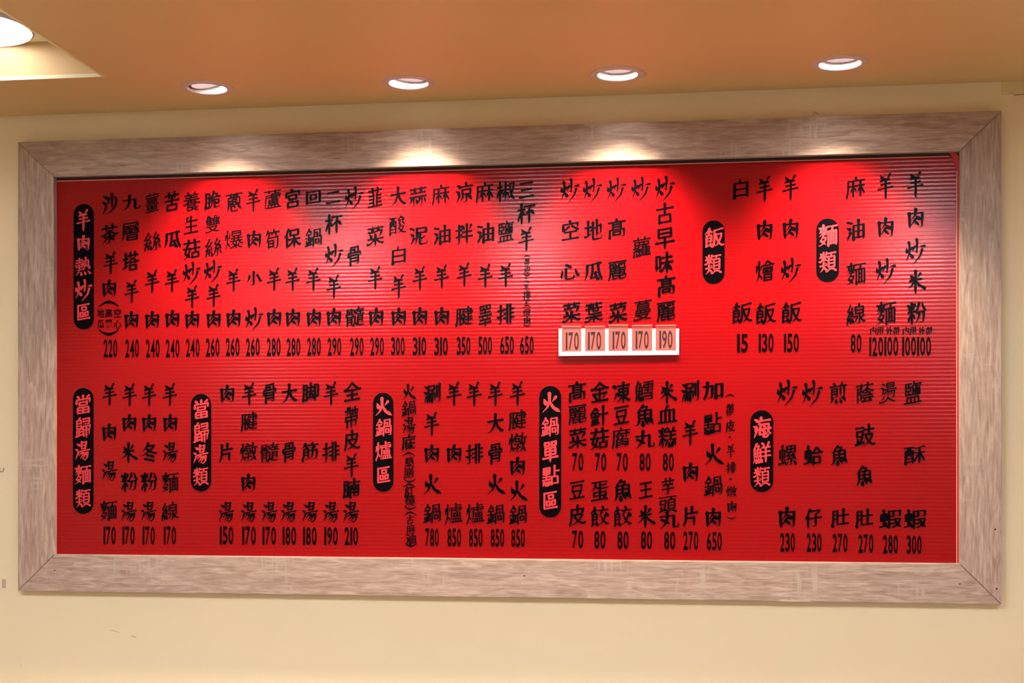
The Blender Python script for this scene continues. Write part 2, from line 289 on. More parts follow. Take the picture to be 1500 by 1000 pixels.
    '宮': [14.0, 0, [0, 88, 94, 82, 67], [0, 88, 94, 50, 95, 49, 132, 133, 132, 132, 95, 88, 94], [2, 91, 162, 88, 179, 73, 185], [0, 82, 67, 148, 66, 149, 25, 35, 25, 36, 66, 82, 67], [3, 164, 126, 164, 161, 91, 162, 18, 161, 18, 126]],
    '保': [14.0, 0, [1, 17, 101, 33, 122, 44, 126], [0, 124, 119, 84, 120, 84, 165, 165, 165, 165, 120, 124, 119], [1, 124, 12, 124, 68, 122, 79, 124, 119], [3, 188, 31, 175, 29, 162, 40, 144, 60, 133, 77, 112, 84, 64, 84], [3, 46, 13, 46, 115, 44, 126, 47, 143, 64, 176], [3, 181, 84, 134, 84, 122, 79, 111, 71, 87, 42, 71, 29, 61, 31]],
    '回': [16.0, 0, [0, 126, 87, 125, 75, 63, 75, 63, 134, 125, 134, 126, 87], [3, 19, 13, 19, 180, 171, 179, 171, 29, 13, 29]],
    '鍋': [12.0, 0, [0, 139, 106, 139, 143, 108, 144], [1, 96, 13, 96, 106, 108, 106], [1, 149, 22, 163, 17, 173, 18, 177, 22, 178, 105, 167, 107], [1, 83, 142, 69, 158, 51, 170], [3, 74, 83, 66, 48], [1, 53, 184, 51, 170], [3, 25, 81, 32, 47], [0, 121, 55, 121, 45, 154, 45, 154, 80, 121, 81, 121, 55], [0, 108, 106, 167, 107], [0, 108, 106, 108, 174, 167, 173, 167, 107], [3, 18, 99, 79, 99], [2, 25, 139, 32, 132, 73, 132], [0, 51, 34, 50, 132], [1, 15, 127, 42, 164, 51, 170], [3, 13, 29, 27, 27, 81, 39]],
    '二': [18.0, 0, [3, 169, 137, 30, 137], [3, 13, 20, 185, 20]],
    '杯': [14.0, 0, [2, 129, 117, 147, 117, 150, 115, 182, 80], [1, 71, 83, 84, 81, 90, 85, 103, 96, 117, 113, 129, 117], [2, 50, 110, 39, 102, 29, 75, 19, 58, 19, 43], [1, 76, 91, 63, 110, 50, 110], [3, 16, 136, 82, 136], [3, 183, 160, 80, 160], [3, 51, 13, 51, 181], [1, 130, 13, 129, 117, 132, 135, 139, 147, 141, 159]],
    '骨': [14.0, 0, [0, 147, 77, 44, 77], [0, 101, 129, 100, 157, 47, 157], [0, 44, 49, 147, 49], [0, 145, 129, 144, 181, 48, 181, 47, 129], [3, 107, 25, 121, 17, 141, 18, 145, 21, 147, 30, 146, 103, 45, 103, 44, 13], [3, 18, 98, 19, 129, 172, 129, 173, 98]],
    '髓': [12.0, 0, [3, 86, 171, 101, 140], [0, 171, 85, 127, 85], [0, 26, 152, 48, 151, 48, 124], [0, 78, 110, 69, 100], [0, 171, 65, 127, 65], [0, 70, 76, 27, 76], [0, 153, 124, 153, 145], [1, 190, 30, 178, 20, 142, 20, 126, 24, 110, 35, 100, 38], [0, 27, 100, 17, 108, 17, 123, 26, 124], [0, 27, 100, 69, 100], [0, 70, 51, 27, 51], [1, 84, 13, 87, 27, 100, 38], [0, 26, 124, 69, 124], [1, 27, 14, 27, 100], [3, 127, 38, 127, 102, 129, 104, 171, 103, 170, 43, 156, 41, 147, 46], [0, 26, 124, 26, 174, 69, 173, 69, 124], [2, 69, 100, 69, 20, 56, 17, 44, 23], [3, 110, 165, 183, 165], [3, 183, 123, 125, 123], [3, 177, 146, 133, 146], [3, 110, 122, 128, 153, 136, 185], [0, 69, 124, 78, 123, 78, 110, 86, 102, 100, 101, 100, 38]],
    '韮': [14.0, 0, [2, 78, 117, 22, 117], [2, 120, 117, 176, 117], [1, 24, 52, 78, 52], [1, 176, 52, 120, 52], [2, 78, 85, 26, 85], [1, 172, 85, 120, 85], [3, 186, 18, 12, 18], [3, 184, 163, 14, 163], [2, 78, 18, 78, 133, 64, 147, 64, 182], [2, 120, 18, 120, 132, 132, 146, 132, 182]],
    '菜': [14.0, 0, [3, 174, 137, 150, 141, 94, 133, 43, 130, 22, 133], [3, 92, 119, 101, 96], [3, 54, 89, 39, 116], [1, 10, 29, 25, 24, 52, 36, 77, 53, 82, 58, 86, 68], [3, 172, 123, 161, 117, 147, 93, 136, 87], [1, 186, 30, 174, 25, 144, 38, 122, 53, 117, 58, 113, 68], [3, 182, 166, 17, 166], [3, 99, 90, 99, 13], [3, 68, 146, 68, 183], [3, 131, 148, 131, 184], [3, 17, 70, 75, 70, 86, 68, 183, 70]],
    '大': [16.0, 0, [1, 17, 125, 87, 125, 98, 119], [1, 7, 23, 26, 22, 39, 29, 59, 46, 79, 74, 91, 108, 98, 119], [2, 98, 119, 110, 125, 182, 125], [3, 183, 25, 172, 23, 166, 26, 134, 56, 123, 72, 107, 108, 98, 119, 97, 146, 99, 185]],
    '酸': [12.0, 0, [0, 20, 62, 81, 62], [0, 20, 31, 80, 31], [3, 128, 131, 107, 105], [3, 152, 131, 179, 98], [1, 135, 183, 115, 157, 111, 144, 164, 148], [3, 87, 173, 13, 173], [0, 39, 173, 40, 105, 33, 88, 30, 85, 20, 85], [0, 60, 173, 59, 95, 60, 91, 64, 89, 81, 89], [2, 115, 72, 133, 48, 149, 34, 173, 21, 191, 25], [3, 81, 16, 81, 137, 20, 138, 20, 13], [1, 87, 22, 100, 19, 128, 33, 153, 55, 161, 67, 165, 79, 163, 83, 124, 84], [3, 97, 59, 106, 68, 115, 72, 124, 84, 131, 104], [3, 177, 137, 164, 148, 162, 159, 155, 169, 146, 173]],
    '白': [14.0, 0, [0, 140, 91, 18, 91], [0, 140, 32, 18, 32], [2, 67, 149, 69, 165, 75, 177, 71, 187], [3, 140, 14, 140, 148, 19, 149, 18, 13]],
    '蒜': [14.0, 0, [3, 19, 32, 33, 75], [3, 164, 76, 181, 34], [3, 90, 45, 78, 76], [2, 57, 94, 56, 21, 51, 18, 42, 18, 31, 25], [3, 174, 128, 107, 128], [1, 117, 23, 128, 17, 137, 18, 140, 21, 141, 94], [3, 117, 74, 101, 33], [3, 88, 128, 24, 128], [3, 17, 163, 181, 163], [3, 100, 94, 184, 94], [3, 131, 143, 131, 183], [3, 66, 143, 66, 183], [3, 93, 95, 16, 95]],
    '泥': [14.0, 0, [3, 56, 155, 56, 164, 52, 167, 26, 179], [3, 14, 124, 25, 124, 49, 110], [1, 172, 98, 129, 74, 112, 71], [3, 56, 80, 25, 21], [3, 112, 112, 112, 34, 116, 22, 121, 20, 173, 21, 177, 26, 180, 38, 180, 46, 173, 58], [3, 63, 17, 77, 48, 84, 86, 84, 171, 170, 171, 170, 130, 78, 130]],
    '麻': [12.2, 0, [1, 103, 61, 103, 74, 90, 89, 77, 91], [2, 77, 91, 68, 85, 59, 64, 45, 43], [2, 109, 154, 103, 179], [2, 145, 103, 143, 92, 134, 87, 126, 69, 107, 42], [2, 145, 103, 153, 109, 180, 109], [1, 114, 109, 137, 109, 145, 103], [1, 178, 37, 178, 48, 165, 68, 156, 90, 149, 94, 145, 103], [3, 145, 13, 145, 91, 143, 92, 145, 103, 145, 141], [3, 106, 109, 47, 109], [3, 23, 11, 20, 24, 27, 43, 33, 86, 34, 153, 180, 153], [3, 79, 13, 79, 82, 77, 91, 79, 141]],
    '油': [14.0, 0, [3, 25, 174, 33, 177, 55, 164, 68, 166], [3, 51, 77, 51, 65, 30, 29, 28, 15], [3, 50, 109, 23, 124, 13, 122], [0, 81, 29, 173, 29], [2, 126, 29, 126, 186], [0, 81, 86, 173, 86], [3, 173, 14, 173, 140, 81, 140, 81, 12]],
    '涼': [14.0, 0, [3, 93, 68, 66, 26], [3, 52, 83, 54, 71, 25, 18], [1, 122, 182, 128, 158], [3, 181, 27, 160, 62, 148, 67], [1, 89, 25, 102, 17, 124, 20, 126, 27, 126, 86], [0, 126, 86, 85, 88, 86, 128, 166, 128, 167, 88, 126, 86], [3, 48, 102, 43, 111, 16, 126], [3, 26, 177, 47, 168, 60, 155], [3, 69, 157, 186, 157]],
    '拌': [14.0, 0, [3, 156, 133, 173, 174], [3, 76, 171, 89, 166, 102, 134], [3, 75, 73, 186, 73], [3, 84, 117, 179, 117], [3, 15, 140, 74, 140], [3, 129, 13, 129, 183], [3, 15, 78, 75, 96], [3, 16, 25, 28, 18, 44, 19, 47, 27, 47, 183]],
    '腱': [12.0, 0, [0, 62, 23, 64, 21], [0, 57, 128, 28, 128], [2, 91, 59, 83, 65, 75, 88], [2, 84, 114, 86, 126, 99, 155, 101, 168, 73, 168], [0, 57, 83, 28, 83], [2, 91, 45, 109, 32, 129, 23, 149, 20, 177, 20, 190, 29], [3, 110, 61, 181, 61], [3, 116, 87, 177, 87], [3, 118, 165, 172, 164, 172, 113, 118, 113], [3, 143, 184, 143, 34], [3, 185, 139, 112, 139], [1, 18, 16, 24, 44, 28, 83, 28, 172, 57, 172, 57, 32, 60, 24], [3, 71, 108, 84, 114, 104, 112, 99, 76, 91, 59, 91, 45, 71, 20, 60, 24, 51, 20, 38, 22]],
    '睪': [12.0, 0, [0, 121, 151, 121, 179], [0, 75, 151, 75, 179], [0, 132, 99, 134, 84, 130, 69], [0, 70, 69, 69, 79, 65, 85, 65, 99], [3, 31, 124, 169, 124], [1, 99, 14, 99, 67], [3, 17, 41, 180, 41], [1, 99, 139, 99, 100], [0, 75, 151, 167, 150, 169, 152, 169, 177, 168, 179, 31, 179, 31, 150, 75, 151], [3, 12, 99, 186, 99], [3, 172, 68, 26, 68]],
    '椒': [12.0, 0, [0, 152, 57, 153, 77], [2, 152, 57, 120, 22, 105, 22], [2, 152, 57, 159, 51, 167, 35, 181, 17], [2, 40, 112, 32, 105, 18, 66, 18, 48], [2, 96, 147, 124, 147], [1, 59, 78, 61, 92, 52, 109, 40, 112], [3, 128, 53, 116, 79, 105, 84], [0, 153, 77, 147, 84, 143, 99, 135, 161, 175, 161, 175, 144, 166, 100, 161, 84, 153, 77], [3, 64, 44, 74, 66, 77, 81, 87, 88], [3, 63, 109, 129, 109], [3, 70, 28, 81, 22, 90, 22, 95, 26, 96, 178], [3, 64, 141, 17, 141], [3, 42, 13, 42, 183]],
    '鹽': [12.0, 0, [0, 56, 168, 56, 139], [1, 134, 93, 142, 89, 143, 79], [0, 120, 18, 120, 59], [3, 110, 108, 123, 101], [1, 154, 109, 163, 104, 173, 104], [0, 80, 18, 80, 59], [0, 56, 81, 56, 111], [2, 138, 145, 179, 145], [0, 40, 18, 40, 59, 160, 59, 161, 18], [0, 26, 111, 78, 112, 77, 139, 26, 139], [3, 87, 81, 26, 81, 26, 168, 86, 168], [3, 114, 88, 129, 96, 155, 123], [3, 110, 117, 127, 113, 157, 92], [2, 112, 163, 138, 161, 187, 162], [3, 186, 17, 13, 17], [1, 142, 115, 134, 121, 138, 161], [3, 113, 179, 112, 163, 96, 139, 102, 129, 102, 80, 171, 79, 173, 81, 173, 129, 97, 129]],
    '排': [14.0, 0, [1, 184, 148, 147, 148], [2, 115, 108, 81, 108], [1, 77, 69, 115, 69], [2, 147, 108, 183, 108], [2, 147, 68, 186, 68], [2, 115, 148, 81, 148], [3, 45, 186, 45, 28, 43, 22, 37, 20, 27, 20, 15, 28], [3, 14, 142, 71, 142], [3, 147, 13, 147, 185], [3, 115, 185, 115, 13], [3, 77, 106, 66, 94, 21, 81, 11, 85]],
    '三': [16.0, 0, [3, 158, 89, 39, 89], [3, 174, 156, 25, 156], [3, 13, 19, 185, 19]],
    '空': [14.0, 0, [2, 98, 157, 96, 169, 91, 179, 83, 179], [0, 95, 81, 95, 18], [3, 172, 98, 113, 131], [3, 13, 100, 29, 100, 51, 112, 72, 128, 82, 128], [3, 34, 81, 158, 81], [3, 12, 18, 178, 18], [3, 19, 119, 19, 155, 87, 155, 98, 157, 109, 155, 171, 155, 172, 124]],
    '心': [14.1, 0, [3, 26, 33, 22, 52, 34, 102, 34, 109, 27, 116], [3, 141, 62, 145, 46, 142, 29, 136, 21, 122, 18, 84, 18, 71, 21, 67, 31, 67, 128], [3, 73, 171, 101, 152, 123, 131], [3, 188, 50, 178, 54, 157, 116]],
    '地': [14.0, 0, [3, 72, 129, 14, 129], [1, 44, 177, 44, 60], [3, 70, 98, 142, 129, 161, 136, 171, 137, 172, 93, 170, 70, 164, 64, 155, 63, 142, 71], [3, 172, 54, 180, 41, 180, 36, 176, 24, 170, 19, 107, 18, 96, 23, 93, 31, 93, 162], [3, 132, 50, 132, 180], [3, 10, 50, 24, 48, 36, 53, 44, 60, 69, 67, 74, 80]],
    '葉': [12.0, 0, [1, 8, 26, 27, 22, 54, 32, 79, 45, 87, 56], [1, 188, 26, 172, 22, 146, 31, 116, 48, 113, 57], [2, 99, 83, 99, 14], [3, 182, 166, 17, 166], [3, 17, 129, 182, 129], [3, 146, 146, 146, 107, 144, 105, 95, 105, 93, 108, 93, 148], [3, 67, 148, 67, 182], [3, 131, 148, 131, 182], [3, 176, 84, 49, 84, 48, 146], [3, 16, 59, 78, 59, 87, 56, 122, 59, 182, 59]],
    '髙': [14.0, 0, [0, 55, 138, 134, 138], [0, 55, 114, 134, 114], [0, 60, 37, 60, 63, 62, 65, 127, 65, 128, 63, 127, 37, 60, 37], [1, 91, 185, 96, 162], [0, 55, 161, 55, 89], [0, 134, 161, 134, 89], [3, 24, 12, 24, 88, 165, 88, 166, 29, 164, 20, 143, 18, 131, 25], [3, 176, 162, 12, 162]],
    '高': [12.0, 0, [3, 140, 18, 162, 19, 165, 24, 165, 88, 26, 88, 25, 14], [2, 97, 162, 93, 184], [0, 60, 37, 60, 64, 62, 66, 127, 66, 129, 64, 129, 39, 127, 37, 60, 37], [0, 110, 138, 49, 138, 47, 136, 47, 113, 50, 110, 142, 110, 145, 113, 145, 135, 143, 138, 110, 138], [3, 177, 161, 13, 161]],
    '麗': [12.0, 0, [3, 21, 174, 96, 174], [1, 107, 49, 60, 49], [3, 144, 143, 129, 143], [2, 102, 117, 99, 128, 90, 129, 86, 132, 86, 153, 83, 156, 35, 156, 33, 154, 33, 128], [3, 106, 174, 182, 174], [3, 49, 146, 64, 134], [3, 116, 128, 116, 154, 118, 156, 168, 156, 170, 155, 170, 128], [2, 121, 47, 137, 47, 169, 56, 180, 52], [0, 79, 115, 79, 73], [2, 60, 71, 61, 22, 103, 26, 111, 34], [2, 125, 115, 125, 81, 121, 63, 123, 23, 128, 20, 176, 21, 179, 24, 181, 33, 173, 45], [0, 34, 95, 169, 95, 170, 93, 170, 74, 168, 72, 79, 73, 60, 71, 34, 73], [3, 180, 116, 35, 116, 32, 57, 30, 45, 21, 24, 23, 12]],
    '蘿': [12.0, 0, [2, 138, 109, 125, 112], [2, 77, 71, 66, 79], [0, 118, 145, 118, 120], [2, 77, 71, 77, 54], [0, 73, 120, 73, 145], [3, 79, 25, 68, 51], [3, 20, 16, 27, 46], [1, 63, 185, 63, 168], [2, 128, 168, 128, 184], [3, 47, 48, 52, 20], [0, 29, 89, 32, 98, 42, 109, 42, 119], [2, 103, 92, 177, 92], [3, 13, 168, 180, 168], [2, 101, 48, 173, 48], [2, 101, 70, 173, 70], [0, 42, 119, 163, 119, 165, 121, 165, 143, 164, 145, 30, 145, 29, 120, 42, 119], [0, 138, 119, 141, 92, 141, 25], [1, 16, 57, 34, 62, 70, 63, 77, 73, 77, 71, 86, 74, 89, 79, 99, 82], [2, 52, 87, 43, 89, 16, 87], [2, 108, 119, 108, 108, 99, 82, 101, 25, 181, 25], [2, 34, 62, 38, 71, 48, 78, 52, 87, 61, 90, 72, 101]],
    '蔓': [10.0, 0, [0, 152, 132, 42, 132], [0, 74, 95, 74, 76], [0, 119, 95, 119, 77], [0, 57, 58, 57, 49], [0, 42, 132, 43, 114, 150, 114, 152, 116, 152, 147, 149, 149, 44, 149, 42, 147, 42, 132], [1, 21, 58, 144, 58, 142, 48, 119, 37, 113, 30], [3, 179, 171, 15, 171], [3, 65, 184, 65, 160], [3, 129, 184, 129, 160], [0, 119, 77, 127, 75, 163, 75, 165, 77, 165, 95, 162, 97, 127, 97, 119, 95, 111, 97, 74, 95, 66, 97, 32, 97, 29, 94, 29, 78, 32, 75, 111, 75, 119, 77], [2, 85, 30, 79, 37, 57, 49, 47, 51], [3, 9, 25, 23, 18, 70, 23, 79, 25, 85, 30, 113, 30, 121, 24, 143, 20, 175, 18, 185, 24]],
    '古': [14.0, 0, [3, 181, 145, 13, 145], [1, 96, 185, 96, 91], [3, 33, 28, 154, 28, 153, 90, 39, 90, 39, 13]],
    '早': [14.0, 0, [0, 39, 140, 158, 140], [1, 98, 13, 98, 106], [0, 98, 106, 158, 108, 158, 172, 156, 174, 39, 173, 39, 107, 98, 106], [3, 186, 64, 13, 64]],
    '味': [14.0, 0, [3, 171, 149, 78, 149], [3, 18, 44, 18, 163, 55, 163, 55, 65, 12, 65], [3, 123, 13, 123, 185], [3, 176, 28, 153, 54, 137, 82, 130, 86, 116, 103, 71, 103], [3, 54, 35, 69, 33, 77, 39, 96, 60, 110, 83, 116, 86, 129, 103, 179, 103]],
    '飯': [12.0, 0, [1, 189, 24, 175, 22, 146, 47], [1, 81, 152, 54, 171], [0, 78, 99, 32, 99], [1, 113, 19, 128, 29, 146, 47], [2, 57, 125, 56, 136, 50, 147], [0, 146, 47, 146, 57], [0, 120, 125, 121, 113, 130, 83, 139, 63, 146, 57], [3, 96, 13, 92, 22, 100, 41, 106, 71, 107, 161, 141, 165, 167, 171, 184, 170], [0, 107, 125, 171, 124, 170, 109, 162, 82, 154, 64, 146, 57], [1, 27, 73, 78, 73, 78, 124, 33, 124, 32, 29], [3, 67, 61, 72, 42, 82, 27], [0, 72, 42, 44, 31, 32, 29, 27, 25], [3, 60, 184, 54, 171, 16, 139]],
    '類': [12.0, 0, [3, 128, 36, 119, 36, 94, 19, 81, 21], [3, 86, 176, 76, 157, 68, 154], [3, 142, 36, 156, 36, 175, 21, 186, 17], [2, 53, 53, 36, 32, 18, 22], [2, 53, 53, 62, 50, 82, 35], [0, 137, 168, 133, 139], [0, 107, 82, 171, 82], [0, 107, 110, 171, 110], [3, 35, 155, 27, 171, 18, 175], [3, 17, 71, 84, 71, 84, 85, 70, 96], [3, 182, 168, 97, 168], [0, 171, 110, 171, 137, 169, 139, 108, 139, 107, 53, 170, 53, 171, 110], [3, 15, 143, 47, 143, 60, 128, 65, 127, 90, 109], [1, 54, 93, 53, 53], [3, 92, 143, 57, 143, 53, 135, 44, 130, 32, 115, 22, 107, 10, 109], [3, 54, 101, 54, 179]],
    '燴': [10.8, 0, [0, 129, 120, 129, 85], [2, 77, 143, 69, 139, 60, 112], [0, 164, 44, 94, 44], [0, 77, 143, 77, 143], [0, 101, 149, 108, 141, 150, 141, 159, 151], [3, 145, 93, 154, 112], [3, 112, 93, 103, 113], [3, 26, 142, 25, 121, 21, 106, 23, 94], [2, 44, 69, 53, 66, 64, 53, 69, 46, 69, 34], [0, 94, 44, 94, 64, 96, 66, 161, 66, 164, 64, 164, 22, 94, 22, 94, 44], [0, 129, 85, 89, 84, 87, 86, 87, 119, 89, 121, 171, 120, 170, 84, 129, 85], [3, 47, 178, 47, 111, 44, 69, 36, 46, 19, 17], [2, 77, 143, 85, 141, 101, 149, 123, 173, 128, 175, 147, 159, 171, 144, 177, 141, 188, 144]],
    '麵': [12.0, 0, [0, 143, 169, 139, 131], [1, 46, 129, 32, 140], [1, 79, 157, 76, 139], [1, 92, 126, 76, 139], [0, 129, 62, 153, 62], [2, 56, 127, 62, 120, 69, 118, 87, 104], [0, 129, 96, 153, 96], [0, 104, 27, 177, 27], [3, 90, 167, 17, 167], [0, 153, 27, 153, 131], [1, 16, 97, 38, 112, 47, 122, 64, 132, 69, 132, 76, 139], [3, 36, 57, 50, 51, 76, 26], [1, 11, 24, 22, 19, 45, 32, 72, 61, 77, 71, 78, 82, 46, 83], [3, 96, 170, 185, 170], [0, 128, 27, 128, 131], [3, 103, 13, 104, 131, 176, 131, 178, 129, 178, 13], [3, 19, 56, 46, 83, 48, 94, 53, 97, 56, 103, 56, 186], [3, 35, 158, 32, 140, 18, 122]],
    '線': [12.2, 0, [3, 44, 62, 49, 24], [0, 137, 70, 151, 65], [3, 85, 77, 113, 77, 114, 70, 104, 49, 95, 38, 81, 28], [1, 45, 187, 50, 177, 27, 136, 24, 125, 48, 124], [1, 176, 86, 160, 70, 151, 65], [0, 97, 133, 170, 133], [3, 23, 65, 25, 52, 19, 25, 21, 16], [2, 128, 161, 132, 183], [2, 151, 65, 153, 55, 159, 46, 175, 30, 187, 32], [3, 62, 69, 71, 37], [0, 128, 161, 97, 159, 97, 105, 169, 105, 170, 159, 128, 161], [2, 135, 104, 137, 70, 134, 22, 132, 19, 127, 18, 116, 18, 108, 24], [3, 63, 112, 67, 87, 73, 75], [1, 69, 152, 57, 130, 48, 124, 46, 113, 32, 96, 28, 85, 31, 82, 67, 87]],
    '用': [16.0, 0, [0, 43, 83, 180, 83], [0, 180, 132, 44, 132], [1, 109, 16, 109, 180], [3, 20, 18, 34, 44, 43, 83, 44, 180, 180, 179, 179, 28, 176, 23, 165, 21, 146, 21, 131, 30]],
    '內': [16.0, 0, [2, 87, 134, 76, 140, 19, 140, 19, 13], [2, 87, 134, 98, 140, 157, 139, 157, 32, 155, 22, 144, 19, 128, 19, 113, 28], [2, 87, 134, 75, 105, 64, 87, 45, 69, 41, 67, 25, 69], [3, 50, 178, 62, 178, 66, 175, 80, 158, 87, 134, 95, 124, 102, 105, 114, 85, 134, 68, 149, 73]],
    '内': [14.0, 0, [1, 139, 59, 99, 101, 85, 108], [3, 18, 13, 18, 147, 157, 147, 157, 26, 154, 21, 142, 19, 128, 19, 114, 27], [3, 26, 61, 44, 61, 53, 67, 68, 82, 85, 108, 88, 185]],
    '外': [14.0, 0, [1, 40, 106, 73, 84], [1, 180, 82, 140, 120, 127, 120], [3, 127, 13, 127, 184], [3, 54, 184, 48, 150, 20, 98], [2, 48, 150, 92, 150, 94, 147, 91, 125, 81, 92, 73, 84, 71, 71, 56, 49, 30, 26, 13, 23]],
    '帶': [13.4, 0, [3, 120, 35, 130, 29, 145, 29, 153, 32, 155, 45, 154, 75, 42, 75, 41, 25], [1, 96, 14, 96, 107], [3, 22, 79, 23, 107, 173, 107, 173, 79], [3, 78, 185, 79, 129, 116, 130, 116, 185], [3, 173, 152, 178, 137, 174, 128, 151, 127, 148, 130, 147, 185], [3, 13, 160, 182, 160], [3, 49, 185, 47, 148, 43, 139, 27, 125, 16, 125]],
    '米': [18, 1, [3, 26, 160, 50, 128], [3, 124, 172, 96, 136], [3, 22, 104, 132, 124], [3, 78, 196, 76, 0], [3, 72, 108, 40, 66, 0, 36], [3, 82, 110, 110, 72, 166, 40]],
    '粉': [14.0, 0, [2, 90, 113, 108, 141, 119, 177], [1, 123, 28, 133, 19, 144, 19, 151, 21, 156, 28, 161, 57, 163, 102], [1, 74, 56, 74, 68, 65, 80, 61, 84, 48, 89], [3, 13, 169, 23, 163, 29, 135, 37, 130], [2, 48, 89, 37, 85, 32, 71, 20, 51, 18, 35], [1, 81, 19, 96, 29, 110, 50, 118, 73, 121, 102], [3, 64, 128, 78, 170], [1, 146, 178, 159, 139, 176, 115, 163, 102], [3, 49, 13, 49, 183], [2, 90, 113, 15, 113], [0, 89, 113, 98, 103, 163, 102]],
    '當': [12.6, 0, [2, 47, 152, 47, 164, 40, 175, 29, 182], [1, 90, 185, 90, 152], [1, 160, 183, 144, 177, 135, 163, 134, 152], [0, 127, 97, 49, 97, 49, 125, 132, 126, 134, 125, 134, 98, 127, 97], [0, 91, 24, 91, 74], [0, 31, 49, 153, 49], [3, 165, 121, 164, 152, 19, 152, 18, 121], [0, 91, 74, 33, 75, 31, 73, 31, 23, 153, 23, 153, 74, 91, 74]],
    '歸': [12.0, 0, [2, 171, 149, 101, 149], [1, 65, 186, 54, 181, 50, 166], [1, 29, 73, 29, 32], [2, 53, 66, 85, 66], [0, 54, 36, 53, 91], [3, 97, 127, 169, 127, 171, 129, 171, 169, 169, 171, 98, 171], [3, 154, 35, 168, 37, 170, 40, 170, 77, 106, 77, 106, 31], [2, 138, 106, 138, 13], [3, 14, 29, 86, 41], [3, 96, 86, 97, 107, 179, 107, 180, 86], [3, 23, 118, 77, 117, 77, 92, 28, 93, 28, 164, 75, 165, 76, 139, 23, 139]],
    '湯': [15, 1, [3, 22, 184, 52, 166], [3, 4, 122, 26, 112], [3, 6, 10, 40, 88], [3, 80, 205, 78, 126], [3, 80, 198, 132, 208, 120, 128], [3, 84, 165, 118, 170], [3, 82, 130, 118, 134], [3, 48, 96, 168, 122], [3, 92, 106, 46, 48], [3, 76, 78, 150, 90, 142, 34, 116, 4, 94, 22], [3, 106, 80, 62, 18], [3, 130, 82, 86, 10]],
    '冬': [14.0, 0, [3, 50, 46, 100, 33, 138, 19], [3, 73, 79, 132, 60], [1, 183, 92, 173, 86, 161, 87, 117, 103, 85, 123, 60, 147], [2, 74, 163, 138, 162, 140, 160, 138, 151, 133, 144, 110, 123, 79, 104, 25, 84, 8, 91], [3, 81, 185, 74, 163, 64, 158, 60, 147, 50, 143, 33, 127, 23, 125]],
    '片': [16.0, 0, [1, 139, 14, 139, 85, 45, 86], [1, 115, 185, 115, 131], [2, 46, 131, 174, 131], [3, 23, 14, 23, 25, 35, 45, 43, 72, 46, 104, 46, 180]],
    '燉': [12.0, 0, [1, 84, 180, 96, 175, 101, 160], [1, 74, 150, 63, 142, 56, 115, 43, 112], [0, 129, 104, 116, 111], [2, 129, 104, 131, 91], [0, 129, 104, 139, 115], [0, 116, 111, 116, 138, 80, 138, 81, 110, 116, 111], [2, 41, 66, 50, 61, 61, 42, 59, 33], [3, 27, 143, 18, 98], [1, 179, 18, 162, 47, 155, 53], [2, 155, 53, 126, 21, 112, 21], [1, 185, 142, 143, 142], [3, 130, 61, 80, 54, 66, 56], [3, 71, 25, 83, 19, 96, 21, 98, 27, 98, 67, 101, 75, 108, 80, 111, 88, 109, 90, 70, 90], [3, 128, 159, 69, 159], [3, 19, 18, 32, 42, 41, 66, 43, 181], [2, 156, 73, 149, 82, 145, 105, 139, 115, 148, 181], [0, 155, 53, 156, 73, 163, 82, 167, 99, 172, 142]],
    '脚': [13.4, 0, [0, 29, 130, 62, 130], [0, 29, 83, 62, 83], [3, 146, 13, 146, 170, 179, 169, 178, 55, 176, 52, 165, 51, 152, 59], [3, 127, 149, 80, 149], [3, 131, 106, 75, 106], [3, 107, 83, 117, 77, 128, 33], [2, 124, 47, 85, 42, 103, 116, 103, 186], [3, 23, 8, 19, 24, 23, 38, 29, 83, 29, 175, 62, 174, 62, 26, 60, 21, 51, 19, 36, 26]],
    '筋': [14.0, 0, [0, 37, 63, 83, 62], [0, 83, 93, 37, 93], [1, 76, 136, 65, 142, 59, 163], [1, 148, 136, 138, 162], [3, 97, 108, 173, 107, 172, 62, 167, 26, 159, 20, 143, 20, 132, 27], [3, 130, 134, 130, 90, 125, 60, 117, 42, 96, 17], [2, 42, 164, 97, 163], [2, 116, 164, 138, 162, 184, 163], [3, 26, 9, 24, 23, 32, 40, 37, 63, 38, 123, 83, 122, 83, 27, 80, 20, 64, 19, 56, 25], [3, 16, 137, 42, 164, 45, 179, 59, 187], [3, 85, 141, 95, 143, 106, 157, 116, 164, 119, 180, 133, 186]],
    '全': [14.0, 0, [3, 21, 18, 177, 18], [3, 45, 61, 155, 61], [0, 99, 18, 99, 101], [0, 161, 113, 150, 102, 99, 101, 49, 102, 40, 113], [3, 15, 107, 25, 105, 51, 121, 98, 164, 104, 162, 125, 140, 149, 121, 174, 105, 191, 107]],
    '皮': [14.1, 0, [2, 106, 105, 106, 183], [3, 24, 12, 22, 25, 32, 45, 39, 76, 42, 153, 167, 153, 167, 140, 158, 120], [1, 189, 26, 174, 20, 163, 22, 141, 30, 114, 46, 104, 53, 84, 75, 74, 91, 72, 104], [1, 37, 27, 54, 20, 58, 21, 84, 30, 114, 46, 138, 67, 151, 86, 156, 102, 154, 105, 41, 105]],
    '腩': [14.0, 0, [0, 64, 83, 31, 83], [0, 64, 129, 31, 129], [3, 120, 93, 113, 111, 105, 111], [3, 163, 57, 101, 57], [3, 186, 160, 79, 160], [2, 128, 128, 133, 171, 131, 186], [3, 161, 85, 103, 85], [3, 89, 12, 89, 127, 176, 126, 175, 22, 173, 19, 159, 18, 146, 26], [3, 22, 11, 20, 24, 27, 49, 31, 83, 31, 174, 64, 173, 63, 23, 61, 20, 49, 19, 37, 27], [3, 152, 117, 145, 97, 132, 75, 132, 20]],
